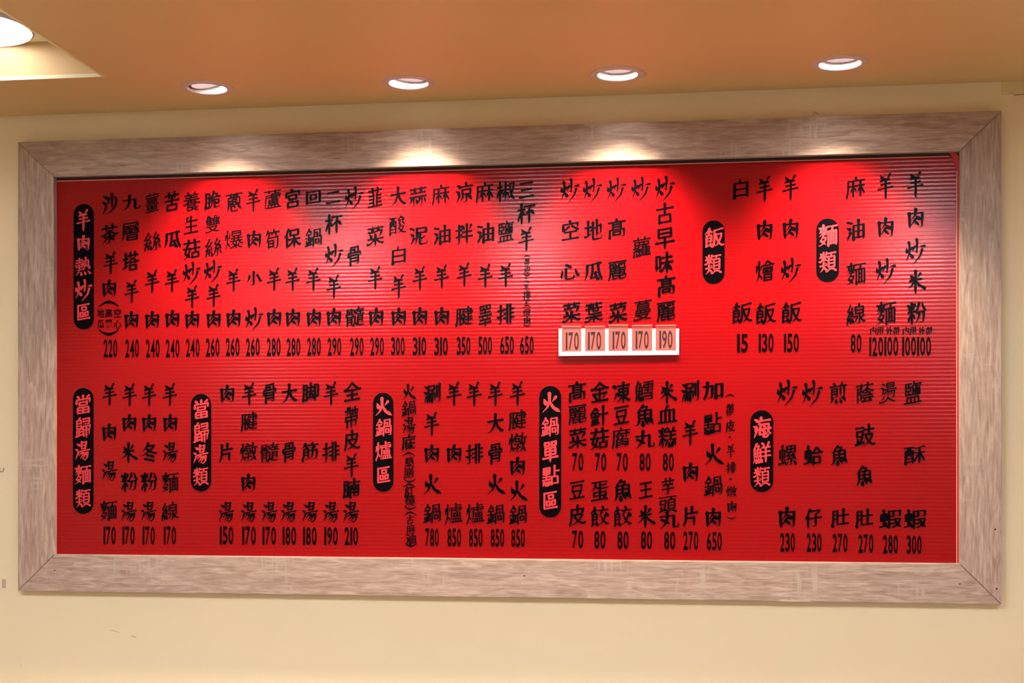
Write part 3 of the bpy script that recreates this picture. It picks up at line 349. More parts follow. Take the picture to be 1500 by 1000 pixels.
    '火': [19, 1, [3, 16, 138, 34, 98], [3, 136, 164, 100, 116], [3, 70, 196, 72, 120, 48, 56, 0, 6], [3, 74, 116, 110, 56, 178, 14]],
    '爐': [10.0, 0, [3, 18, 98, 25, 122, 26, 144], [1, 171, 169, 123, 169], [1, 60, 42, 60, 50, 50, 65, 41, 68], [0, 123, 20, 123, 48], [3, 63, 157, 66, 145, 55, 114], [0, 147, 49, 147, 20], [0, 135, 66, 135, 98], [0, 105, 82, 165, 82], [0, 135, 98, 105, 98, 105, 66, 165, 67, 165, 97, 163, 99, 135, 98], [3, 186, 20, 83, 20], [3, 164, 128, 167, 118, 160, 114, 130, 114, 124, 117, 123, 183], [3, 94, 129, 159, 133], [3, 174, 132, 177, 149, 83, 148, 82, 69, 77, 44, 67, 15], [0, 99, 20, 100, 49, 170, 49, 171, 20], [3, 43, 181, 41, 68, 32, 42, 21, 24, 21, 9]],
    '區': [14.0, 0, [3, 186, 18, 19, 19, 19, 175, 177, 175], [0, 59, 89, 51, 89, 51, 47, 91, 47, 92, 89, 59, 89], [0, 84, 150, 75, 148, 76, 115, 135, 115, 137, 117, 136, 149, 84, 150], [0, 162, 67, 161, 47, 120, 47, 120, 89, 162, 89, 162, 67]],
    '底': [14.0, 0, [3, 103, 58, 112, 53, 127, 19], [2, 112, 162, 105, 184], [1, 179, 88, 69, 88], [2, 125, 132, 127, 99, 132, 76, 146, 38, 159, 24, 164, 22, 174, 23, 179, 29, 181, 41, 176, 55], [3, 25, 12, 21, 24, 29, 45, 35, 85, 36, 161, 185, 161], [3, 173, 134, 154, 138, 125, 132, 85, 131, 69, 128, 69, 29, 83, 30, 105, 38]],
    '藥': [12.0, 0, [2, 114, 60, 117, 51, 121, 47, 145, 33, 174, 22, 191, 28], [2, 83, 60, 79, 49, 55, 34, 27, 22, 8, 26], [0, 148, 88, 147, 88], [0, 148, 88, 148, 88], [2, 96, 136, 99, 154], [1, 48, 103, 59, 99, 61, 86], [0, 122, 110, 76, 110], [1, 44, 149, 30, 125, 28, 116, 46, 115], [1, 156, 149, 142, 125, 140, 116, 159, 116], [2, 99, 84, 99, 14], [3, 183, 167, 17, 167], [3, 66, 149, 66, 184], [3, 131, 184, 131, 149], [3, 17, 61, 182, 61], [3, 59, 131, 55, 122, 46, 115, 44, 106, 33, 93, 32, 83, 61, 86, 121, 85, 122, 133, 121, 135, 96, 136, 76, 134, 76, 80], [2, 147, 86, 150, 98, 156, 105, 159, 116, 167, 121, 171, 129, 180, 131], [0, 175, 87, 147, 86, 141, 83], [1, 172, 104, 175, 87, 179, 82]],
    '膳': [12.0, 0, [0, 163, 113, 165, 99, 159, 80], [2, 153, 159, 159, 184], [0, 66, 83, 31, 83], [0, 66, 129, 31, 129], [2, 110, 159, 110, 171, 105, 182], [0, 104, 79, 104, 91, 100, 99, 101, 113], [0, 95, 24, 96, 58, 170, 57, 170, 24, 95, 24], [0, 132, 80, 132, 158], [3, 88, 137, 175, 137], [3, 82, 113, 184, 113], [3, 82, 159, 182, 159], [3, 80, 79, 186, 79], [3, 22, 12, 20, 25, 27, 49, 31, 83, 31, 174, 66, 173, 66, 26, 63, 21, 58, 20, 40, 23]],
    '紅': [14.0, 0, [3, 31, 58, 20, 21, 24, 11], [3, 83, 37, 73, 64], [3, 59, 21, 52, 60], [0, 137, 25, 137, 161], [1, 60, 180, 48, 158, 30, 134, 27, 125, 29, 121, 53, 121], [3, 93, 161, 183, 161], [3, 186, 25, 85, 25], [0, 79, 85, 23, 79], [3, 71, 110, 79, 85, 89, 72], [1, 77, 149, 65, 129, 53, 121, 50, 110, 35, 93, 31, 81]],
    '燒': [12.0, 0, [2, 109, 66, 108, 52, 100, 34, 82, 21, 68, 19], [3, 18, 95, 25, 120, 27, 145], [3, 71, 150, 57, 111], [2, 43, 69, 52, 66, 66, 48, 66, 36], [1, 175, 46, 181, 34, 177, 21, 174, 19, 146, 20, 143, 26, 143, 66], [2, 129, 139, 129, 183], [2, 154, 87, 154, 129], [2, 100, 88, 100, 129], [3, 127, 87, 183, 87], [3, 133, 111, 179, 111], [3, 184, 66, 75, 66], [3, 78, 111, 121, 111], [3, 78, 139, 182, 139], [3, 172, 164, 88, 164], [3, 123, 90, 75, 83], [3, 45, 181, 43, 69, 34, 44, 21, 23, 21, 11]],
    '涮': [12.0, 0, [3, 152, 166, 152, 59], [3, 26, 180, 51, 163], [3, 45, 78, 23, 22], [3, 43, 111, 23, 124, 13, 122], [3, 152, 24, 160, 18, 174, 19, 178, 30, 178, 185], [3, 104, 128, 104, 12], [3, 80, 32, 81, 102, 129, 101, 129, 46, 127, 38, 115, 40], [3, 51, 21, 61, 54, 65, 81, 66, 176, 125, 177, 126, 139, 62, 139]],
    '單': [14.0, 0, [0, 44, 181, 33, 180, 33, 153, 82, 152, 84, 154, 83, 181, 44, 181], [0, 127, 152, 117, 152, 114, 155, 114, 179, 116, 181, 166, 180, 166, 154, 164, 152, 127, 152], [1, 98, 14, 98, 130], [3, 12, 46, 186, 46], [0, 39, 103, 161, 103], [0, 98, 130, 40, 131, 39, 74, 159, 73, 161, 75, 160, 131, 98, 130]],
    '點': [12.0, 0, [3, 38, 161, 44, 130], [1, 185, 138, 140, 138], [3, 29, 50, 20, 15], [3, 45, 52, 50, 19], [3, 74, 21, 62, 54], [3, 76, 55, 86, 50, 96, 29], [3, 68, 128, 76, 160], [2, 140, 89, 140, 183], [3, 20, 93, 95, 93], [0, 56, 116, 26, 118, 26, 173, 89, 173, 89, 118, 56, 116], [3, 112, 13, 112, 89, 173, 88, 173, 27, 107, 27], [0, 57, 68, 56, 173], [3, 97, 70, 17, 65]],
    '金': [14.0, 0, [3, 41, 63, 53, 58, 64, 35, 73, 35], [3, 129, 29, 146, 57, 143, 65], [3, 28, 77, 170, 77], [3, 19, 18, 179, 18], [0, 99, 18, 99, 114], [0, 151, 126, 141, 115, 99, 114, 56, 115, 50, 125], [3, 15, 119, 26, 115, 50, 125, 81, 148, 93, 161, 100, 164, 139, 133, 165, 119, 173, 116, 185, 118]],
    '針': [14.0, 0, [3, 81, 83, 72, 47], [3, 34, 46, 26, 80], [0, 55, 34, 55, 131], [3, 16, 98, 90, 98], [2, 27, 140, 35, 131, 83, 131], [3, 137, 13, 137, 183], [3, 92, 115, 182, 115], [3, 15, 123, 33, 149, 53, 170, 61, 168, 91, 145], [3, 15, 25, 41, 29, 55, 34, 92, 39]],
    '蛋': [12.2, 0, [2, 100, 147, 152, 147], [2, 54, 142, 58, 162], [2, 54, 142, 40, 125, 19, 108], [0, 100, 122, 100, 173], [0, 100, 60, 158, 60, 159, 89, 42, 90, 41, 60, 100, 60], [1, 100, 106, 100, 30], [1, 190, 128, 176, 119, 109, 119, 79, 125, 54, 142], [3, 26, 174, 168, 174, 168, 165, 161, 149], [1, 20, 27, 144, 30, 153, 33], [1, 181, 18, 166, 30, 153, 33, 149, 42, 141, 48, 141, 60]],
    '餃': [13.4, 0, [2, 52, 171, 67, 160], [2, 52, 171, 50, 185], [2, 52, 171, 43, 165, 31, 150, 20, 141, 18, 132], [3, 179, 99, 156, 133], [0, 68, 40, 45, 31, 31, 29], [3, 118, 138, 110, 120, 94, 98], [1, 19, 12, 31, 29], [2, 55, 124, 50, 147], [1, 128, 182, 137, 166, 135, 151], [0, 71, 99, 31, 99], [3, 92, 151, 180, 151], [3, 184, 24, 174, 22, 167, 26, 145, 45, 126, 72, 113, 103], [3, 82, 23, 97, 21, 115, 34, 130, 49, 143, 68, 157, 102], [3, 64, 60, 68, 40, 77, 25], [2, 31, 29, 31, 123, 69, 124, 71, 122, 71, 73, 26, 72]],
    '凍': [14.0, 0, [3, 47, 140, 31, 158, 24, 164, 14, 164], [1, 188, 29, 174, 27, 165, 33, 148, 48, 133, 68, 124, 73], [3, 19, 37, 49, 95], [0, 168, 105, 74, 105], [3, 58, 161, 182, 161], [1, 46, 28, 60, 26, 81, 40, 102, 60, 110, 74, 124, 73, 134, 77, 168, 78, 168, 131, 166, 133, 75, 133, 74, 77, 107, 77, 110, 74, 124, 73], [3, 120, 13, 120, 63, 124, 73, 120, 84, 120, 184]],
    '豆': [14.0, 0, [3, 80, 33, 68, 38, 57, 69], [3, 181, 169, 17, 169], [1, 140, 67, 135, 52, 124, 33, 122, 19], [0, 154, 113, 153, 83, 42, 84, 42, 134, 154, 134, 154, 113], [3, 186, 18, 13, 18]],
    '腐': [12.2, 0, [3, 96, 122, 106, 122, 120, 113, 128, 116], [2, 106, 167, 101, 186], [1, 85, 153, 74, 139, 71, 130], [1, 72, 96, 71, 130], [1, 70, 58, 82, 56, 90, 59, 109, 71], [1, 153, 34, 142, 32, 111, 46], [1, 52, 123, 71, 130], [1, 151, 54, 109, 71], [3, 92, 137, 181, 137], [3, 153, 153, 151, 103, 149, 101, 129, 101], [1, 115, 99, 109, 71], [3, 138, 25, 143, 20, 164, 21, 166, 28, 166, 81, 164, 83, 61, 83, 60, 15], [3, 24, 10, 21, 25, 28, 44, 34, 86, 35, 166, 181, 166], [3, 123, 61, 114, 55, 111, 46, 92, 34, 82, 30, 70, 33]],
    '魚': [14.0, 0, [3, 179, 17, 161, 44, 146, 54], [3, 81, 17, 78, 44, 68, 50], [3, 44, 53, 36, 35, 26, 22, 21, 19, 7, 19], [3, 106, 50, 117, 46, 129, 16], [0, 109, 139, 111, 150, 117, 158, 117, 168, 69, 170], [0, 42, 103, 157, 103], [0, 98, 69, 98, 137], [3, 10, 129, 25, 129, 31, 134, 43, 138, 98, 137, 109, 139, 157, 137, 157, 69, 42, 70, 43, 138, 49, 152, 69, 170, 73, 181, 86, 186]],
    '鱈': [12.0, 0, [3, 18, 14, 27, 34, 30, 54], [3, 75, 54, 82, 54, 91, 28], [3, 48, 21, 47, 51, 54, 58], [3, 151, 102, 176, 102], [3, 172, 125, 151, 125], [3, 60, 57, 66, 46, 71, 22], [3, 102, 102, 126, 102], [2, 171, 51, 104, 51], [1, 138, 92, 138, 173], [0, 29, 102, 81, 102], [3, 179, 129, 179, 149, 99, 149, 99, 132, 110, 125, 126, 125], [3, 98, 173, 181, 173], [3, 100, 78, 171, 77, 171, 24, 99, 24], [0, 40, 165, 67, 163, 66, 153, 55, 124, 55, 71], [3, 43, 185, 40, 165, 29, 145, 27, 133, 29, 124, 29, 72, 81, 71, 81, 133, 22, 133]],
    '丸': [14.0, 0, [3, 104, 57, 61, 88, 34, 103], [3, 173, 64, 180, 51, 180, 42, 175, 23, 152, 21, 140, 25, 138, 34, 138, 135, 23, 135], [3, 15, 23, 24, 21, 30, 24, 47, 38, 68, 69, 80, 114, 82, 180]],
    '王': [16.0, 0, [3, 23, 163, 175, 163], [0, 99, 163, 99, 19], [3, 32, 94, 168, 94], [3, 13, 19, 185, 19]],
    '血': [14.0, 0, [0, 120, 18, 120, 132], [0, 37, 18, 37, 132, 81, 132, 162, 131, 162, 19], [3, 186, 18, 13, 18], [1, 109, 175, 95, 169, 92, 165, 79, 122, 79, 18]],
    '糕': [14.0, 0, [3, 15, 167, 23, 167, 26, 158, 32, 130], [2, 151, 146, 153, 159, 162, 180], [3, 62, 129, 76, 170], [3, 149, 17, 142, 47, 135, 54], [2, 111, 146, 113, 163, 108, 174, 94, 180], [2, 46, 94, 60, 92, 71, 78, 71, 66], [3, 182, 16, 168, 52, 160, 52], [2, 46, 94, 37, 88, 27, 62, 19, 49, 19, 33], [3, 107, 49, 115, 49, 119, 16], [3, 93, 54, 81, 21, 79, 18, 67, 14], [0, 132, 73, 132, 145], [3, 89, 111, 176, 111], [3, 184, 73, 82, 73], [3, 77, 115, 16, 115], [3, 85, 146, 181, 146], [3, 49, 12, 49, 83, 46, 94, 49, 182]],
    '芋': [14.0, 0, [3, 180, 79, 13, 79], [1, 50, 28, 67, 18, 89, 19, 96, 23, 97, 122], [3, 179, 161, 13, 161], [3, 64, 186, 64, 137], [3, 128, 137, 128, 186], [3, 27, 123, 167, 123]],
    '頭': [12.0, 0, [3, 16, 167, 86, 167], [3, 75, 21, 93, 20, 118, 36, 129, 36], [0, 105, 82, 171, 82], [2, 67, 41, 64, 57, 71, 84], [3, 30, 83, 37, 50], [0, 105, 110, 171, 110], [0, 136, 167, 132, 141], [3, 187, 19, 177, 19, 167, 28, 149, 37], [0, 37, 98, 25, 99, 26, 137, 75, 137, 77, 135, 76, 98, 37, 98], [0, 132, 141, 170, 139, 171, 137, 170, 53, 105, 53, 105, 138, 132, 141], [3, 94, 168, 182, 168], [3, 16, 29, 89, 44]],
    '加': [14.0, 0, [0, 123, 35, 176, 35], [3, 50, 31, 64, 22, 75, 22, 83, 24, 87, 30, 92, 69, 93, 146, 18, 146], [3, 51, 185, 50, 126, 45, 81, 37, 49, 22, 23, 24, 14], [3, 176, 18, 176, 157, 123, 158, 123, 16]],
    '海': [13.4, 0, [3, 47, 106, 16, 121], [3, 25, 19, 46, 71, 43, 84], [0, 132, 87, 132, 101, 118, 114, 118, 126], [1, 180, 157, 88, 158], [3, 58, 160, 27, 178], [1, 109, 77, 129, 58, 128, 44], [3, 59, 87, 185, 87], [3, 116, 26, 131, 17, 150, 18, 159, 29, 164, 64, 167, 125, 88, 126, 79, 62, 78, 46, 80, 44, 181, 44], [3, 93, 182, 88, 158, 79, 149, 68, 130, 57, 125]],
    '鮮': [12.2, 0, [3, 74, 23, 66, 57], [3, 25, 57, 30, 50, 29, 41, 19, 15], [3, 50, 21, 48, 56], [1, 103, 182, 114, 178, 120, 164, 122, 158, 121, 143], [3, 85, 58, 100, 24], [1, 170, 183, 158, 157, 158, 143], [3, 105, 105, 178, 105], [1, 140, 14, 140, 142], [3, 99, 67, 185, 67], [0, 30, 102, 88, 102], [3, 101, 143, 180, 143], [0, 42, 164, 71, 163, 72, 161, 58, 123, 58, 70], [3, 56, 186, 45, 180, 42, 164, 30, 144, 28, 132, 30, 123, 30, 71, 88, 71, 88, 131, 23, 132]],
    '螺': [12.0, 0, [3, 178, 21, 163, 42, 152, 48], [0, 119, 120, 116, 111, 107, 103, 104, 94], [1, 103, 24, 116, 17, 132, 19, 134, 25, 134, 64], [0, 105, 65, 108, 74, 122, 82, 126, 92], [0, 131, 173, 131, 122], [0, 172, 148, 91, 148], [2, 47, 39, 47, 184], [3, 23, 74, 23, 146, 70, 145, 70, 89, 18, 88], [1, 12, 36, 21, 32, 47, 39, 72, 42], [0, 119, 120, 172, 123, 172, 172, 170, 174, 91, 173, 91, 123, 119, 120], [1, 83, 67, 88, 62, 105, 65, 134, 64, 169, 69], [3, 182, 56, 169, 69, 163, 82, 152, 87], [3, 162, 105, 152, 105, 137, 94, 126, 92, 91, 93], [3, 65, 70, 76, 32, 86, 25, 110, 50]],
    '蛤': [14.0, 0, [0, 77, 120, 92, 120, 103, 127], [2, 166, 128, 176, 122, 190, 124], [0, 166, 128, 157, 119, 110, 119, 103, 127], [0, 166, 128, 140, 166, 132, 170, 128, 167, 103, 127], [1, 51, 186, 51, 40], [3, 103, 12, 103, 84, 165, 83, 165, 28, 97, 28], [3, 19, 91, 77, 92, 77, 145, 25, 146, 25, 75], [1, 13, 33, 51, 40, 80, 42], [3, 64, 74, 75, 67, 80, 42, 87, 29]],
    '仔': [14.0, 0, [2, 40, 124, 29, 120, 21, 110, 19, 97], [3, 66, 96, 186, 96], [3, 86, 26, 97, 19, 119, 20, 125, 23, 126, 124, 129, 130, 162, 154, 165, 165, 77, 166], [3, 62, 182, 44, 144, 40, 124, 42, 113, 42, 13]],
    '煎': [12.6, 0, [0, 86, 89, 31, 89], [3, 142, 49, 156, 43, 173, 17], [3, 120, 79, 120, 136], [3, 124, 16, 112, 48], [3, 157, 141, 156, 65, 152, 62, 135, 61, 120, 68], [1, 139, 184, 130, 172, 127, 159], [3, 9, 15, 24, 21, 41, 49], [0, 86, 112, 31, 112], [3, 72, 45, 76, 16], [2, 62, 158, 62, 172, 54, 183], [3, 55, 67, 66, 62, 75, 62, 81, 63, 85, 67, 86, 134, 84, 136, 32, 136, 31, 58], [3, 178, 158, 13, 158]],
    '肚': [14.0, 0, [0, 31, 83, 72, 83], [0, 31, 128, 72, 128], [3, 86, 27, 186, 27], [2, 136, 27, 136, 182], [3, 93, 119, 183, 119], [3, 23, 10, 20, 23, 27, 46, 31, 83, 31, 172, 72, 171, 72, 29, 70, 22, 49, 21]],
    '蔭': [12.0, 0, [2, 63, 55, 60, 76, 46, 96, 60, 136, 58, 139, 26, 139, 25, 14], [2, 63, 55, 57, 45, 40, 41], [2, 123, 100, 123, 113, 115, 121], [0, 105, 53, 102, 44, 90, 33, 87, 24], [2, 122, 142, 93, 121, 72, 111, 63, 115], [2, 122, 142, 132, 131, 159, 117, 171, 112, 185, 115], [1, 80, 100, 149, 100, 145, 77], [3, 13, 168, 179, 168], [3, 63, 185, 63, 150], [2, 156, 28, 105, 23, 87, 24, 77, 22, 69, 26], [3, 77, 76, 172, 76], [2, 122, 142, 122, 151, 127, 156, 127, 185], [2, 63, 55, 105, 53, 114, 55, 181, 55], [1, 170, 16, 165, 25, 156, 28, 153, 37, 146, 43, 146, 55]],
    '豉': [13.4, 0, [3, 30, 83, 37, 49], [2, 62, 40, 63, 53, 71, 83], [3, 86, 167, 17, 167], [0, 137, 49, 137, 48], [0, 78, 104, 77, 96, 26, 96, 25, 136, 77, 136, 78, 104], [2, 137, 107, 137, 181], [3, 182, 148, 92, 148], [2, 111, 107, 109, 91, 127, 59, 150, 35, 161, 27, 175, 20, 191, 24], [3, 10, 33, 24, 30, 62, 40, 90, 44], [3, 77, 24, 93, 20, 125, 38, 151, 65, 167, 96, 168, 105, 165, 107, 95, 107]],
    '燙': [11.3, 0, [2, 138, 109, 136, 98, 132, 92, 113, 74], [0, 89, 111, 92, 127], [2, 89, 111, 80, 108, 67, 96, 52, 96], [3, 18, 150, 46, 137], [3, 56, 67, 36, 44, 23, 44], [1, 80, 83, 86, 80, 103, 96, 108, 109], [0, 161, 162, 84, 162], [3, 23, 77, 47, 110, 48, 127], [3, 27, 178, 35, 180, 57, 169], [1, 184, 27, 172, 21, 139, 28, 119, 38, 96, 58], [3, 164, 67, 140, 46, 129, 46], [3, 62, 127, 184, 127], [0, 84, 162, 85, 145, 159, 145, 161, 147, 161, 177, 158, 179, 86, 179, 84, 177, 84, 162], [2, 89, 111, 98, 109, 167, 109, 167, 96, 161, 80, 145, 78, 135, 87], [3, 107, 77, 97, 68, 96, 58, 80, 40, 70, 33, 39, 21, 21, 19, 9, 25]],
    '蝦': [12.0, 0, [2, 86, 54, 125, 54], [2, 86, 89, 123, 89], [3, 134, 167, 172, 166, 172, 121, 134, 120], [0, 44, 145, 65, 145, 65, 88, 23, 88, 23, 144, 44, 145], [1, 44, 181, 44, 39], [3, 81, 121, 120, 121, 120, 167, 86, 167, 86, 14], [3, 71, 23, 59, 69], [3, 181, 17, 159, 36, 147, 54, 137, 78, 139, 93, 172, 93, 171, 80, 160, 54, 147, 38, 131, 25, 114, 18], [2, 66, 41, 44, 39, 14, 32]],
    '酥': [12.0, 0, [0, 82, 62, 21, 62], [0, 82, 31, 21, 31], [3, 89, 173, 13, 173], [0, 82, 89, 65, 89, 60, 96, 62, 173], [0, 21, 85, 32, 85, 41, 104, 41, 173], [3, 82, 16, 82, 138, 21, 138, 21, 13], [1, 140, 14, 140, 165], [3, 99, 33, 100, 48, 116, 71, 128, 100, 148, 118, 181, 118], [3, 99, 118, 134, 118, 152, 102, 162, 76, 177, 51, 177, 34], [3, 102, 160, 140, 165, 166, 176, 182, 173]],
    '熱': [12.0, 0, [3, 113, 46, 125, 18], [3, 69, 129, 97, 114], [3, 44, 128, 20, 115, 12, 118], [3, 69, 40, 76, 40, 79, 16], [3, 12, 16, 24, 19, 39, 43, 52, 49], [3, 152, 48, 165, 35, 174, 20, 183, 16], [3, 104, 126, 138, 102, 147, 90], [3, 20, 97, 91, 97], [3, 22, 168, 91, 168], [3, 15, 143, 96, 143], [3, 177, 98, 182, 86, 179, 67, 176, 65, 169, 66, 164, 75, 160, 105, 159, 154, 103, 154], [2, 56, 143, 56, 184], [2, 56, 69, 56, 114], [3, 13, 64, 85, 71, 91, 71, 103, 66, 107, 70, 122, 100, 127, 126, 130, 185]],
}

# ------------------------------------------------------------------ wooden frame round the board
FX0, FX1, FZ0, FZ1 = -1.500, 0.6475, 1.1920, 2.2091         # outside
IX0, IX1, IZ0, IZ1 = -1.4135, 0.5648, 1.2738, 2.1282        # opening
FT = WY                                                      # stands 25 mm proud of the wall
frame = board = thing('menu_board', 'long red fluted menu board with black lettering in a wide mitred taupe wood-grain frame', 'menu board', ((FX0+FX1)/2, WY, FZ0))
def rail(name, L0, wid, ins_a, ins_b, origin, rot, label=None):
    """trapezoid board: outer edge 0..L0 along local X at local Y=0, inner edge at local Y=wid; front at local Z=0"""
    g = .0005
    bm = bmesh.new()
    out = [(g, 0), (L0-g, 0), (L0-ins_b-g, wid), (ins_a+g, wid)]
    f = [bm.verts.new((x, y, 0)) for x, y in out]; b = [bm.verts.new((x, y, -FT)) for x, y in out]
    bm.faces.new(f); bm.faces.new(b[::-1])
    for k in range(4): bm.faces.new((f[k], b[k], b[(k+1) % 4], f[(k+1) % 4]))
    bmesh.ops.recalc_face_normals(bm, faces=bm.faces)
    bm.edges.ensure_lookup_table()
    es = [e for e in bm.edges if all(abs(v.co.z) < 1e-6 for v in e.verts)]
    bmesh.ops.bevel(bm, geom=es, offset=.0009, segments=2, affect='EDGES')
    o = frombm(name, bm, M_WOOD, frame)
    o.matrix_parent_inverse = Matrix.Translation(-Vector(frame.location))
    o.matrix_basis = Matrix.Translation(origin) @ rot
    return o
def basis(xa, ya, za): return Matrix((xa, ya, za)).transposed().to_4x4()
front = (0, -1, 0)
wl, wr, wb, wt = IX0-FX0, FX1-IX1, IZ0-FZ0, FZ1-IZ1
rail('frame_rail', FX1-FX0, wb, wl, wr, (FX0, 0, FZ0), basis((1, 0, 0), (0, 0, 1), front))
rail('frame_rail', FX1-FX0, wt, wr, wl, (FX1, 0, FZ1), basis((-1, 0, 0), (0, 0, -1), front))
rail('frame_stile', FZ1-FZ0, wl, wt, wb, (FX0, 0, FZ1), basis((0, 0, -1), (1, 0, 0), front))
rail('frame_stile', FZ1-FZ0, wr, wb, wt, (FX1, 0, FZ0), basis((0, 0, 1), (-1, 0, 0), front))
def child_at(o, parent):
    o.parent = parent; o.matrix_parent_inverse = Matrix.Translation(-Vector(parent.location)); return o
def fr_child(o): return child_at(o, frame)
for x, y, r in ((1458, 775, .0019), (1460, 862, .0019), (768, 843, .0016), (1406, 855, .0014), (80, 835, .0014)):
    wx, wz = on_wall(x, y, 0); bm = bmesh.new()
    lathe(bm, [(0, .0006), (r*.7, .0005), (r, 0.0), (r, -.001)], 12)
    bmesh.ops.scale(bm, vec=(1.6 if y in (843, 855, 835) else 1, .8 if y in (843, 855, 835) else 1, 1), verts=bm.verts)
    o = frombm('nail_hole', bm, M_HOLE); o.matrix_basis = Matrix.Translation((wx, -.0001, wz)) @ basis((1, 0, 0), (0, 0, 1), front)
    fr_child(o)
# chips in the laminate: top right corner and bottom edge
for pts in ([(1464.3, 166), (1462, 168), (1461.8, 172), (1463, 179), (1464.6, 176)], [(1143, 877.5), (1165, 878.5), (1187, 878.6), (1188, 881), (1142, 880.6)]):
    vs = [(on_wall(x, y, 0)[0], -.0003, on_wall(x, y, 0)[1]) for x, y in pts]
    n = len(vs); vs += [(a, .0012, c) for a, b, c in vs]
    fs = [tuple(range(n)), tuple(range(2*n-1, n-1, -1))]+[(k, k+n, (k+1) % n+n, (k+1) % n) for k in range(n)]
    fr_child(pymesh('laminate_chip', vs, fs, plain('raw_chip', (.45, .36, .27), .8)))
# thin pale bead where the frame's bottom rail meets the board
fr_child(boxobj('edge_bead', (IX0, .0035, IZ0-.0003), (IX1, .0125, IZ0+.0012), M_WOOD, None))

# ------------------------------------------------------------------ the menu board
PY = 0.014                                        # front of the fluted sheet
def bd(o, parent=None):
    return child_at(o, board)
pitch, amp, sub = .0082, .00015, 6
nr = int((IZ1-IZ0+.006)/(pitch/sub)); vs = []; fs = []
for i in range(nr+1):
    z = IZ0-.003+i*(pitch/sub); y = PY+amp*(.5-.5*math.cos(2*math.pi*i/sub))*1.0
    vs += [(IX0-.004, y, z), (IX1-.0045, y, z)]
for i in range(nr): fs.append((2*i, 2*i+1, 2*i+3, 2*i+2))
n0 = len(vs)
z0, z1 = vs[0][2], vs[-1][2]
vs += [(IX0-.004, PY+.005, z0), (IX1-.0045, PY+.005, z0), (IX1-.0045, PY+.005, z1), (IX0-.004, PY+.005, z1)]
fs.append((n0, n0+3, n0+2, n0+1))
bd(pymesh('panel', vs, fs, M_RED, smooth=True))
bd(boxobj('panel_edge', (IX1-.0045, PY-.0003, IZ0), (IX1-.0030, PY+.004, IZ1-.012), M_EDGE))
bd(boxobj('backing', (IX0-.003, PY+.0055, IZ0-.002), (IX1+.002, WY-.001, IZ1+.0005), M_HOLE))
bd(boxobj('side_strip', (IX1-.0030, PY+.001, IZ0), (IX1+.001, PY+.005, IZ1-.002), red_plastic('side_red', (.60, .01, .03), .35)))
# dark strip as the top rail's shadow on the sheet, pale cut top edge under it
gz = on_wall(700, 247, PY)[1]
bd(boxobj('top_edge', (IX0, PY-.0006, IZ1-.0080), (IX1-.02, PY+.004, IZ1-.0066), M_EDGE))
bd(boxobj('top_rail_shadow', (IX0, PY-.0010, IZ1-.0066), (IX1, PY+.006, IZ1+.0005), plain('rail_shadow_dark', (.03, .006, .008), .9)))
# film peeling at the top right corner
c = [(1388, 222.5), (1395, 229), (1399.5, 240), (1400.5, 250), (1404.3, 250), (1405, 222.5)]
vs = [(on_wall(x, y, PY)[0], PY-.0008-(.0006 if k in (0, 1, 2, 3) else 0), on_wall(x, y, PY)[1]) for k, (x, y) in enumerate(c)]
vs += [(a, b+.001, z) for a, b, z in vs]; n = 6
o = bd(pymesh('peeled_corner', vs, [tuple(range(n)), tuple(range(2*n-1, n-1, -1))]+[(k, k+n, (k+1) % n+n, (k+1) % n) for k in range(n)], M_REDL))
o['label'] = 'bright red film lifting at the top right corner'

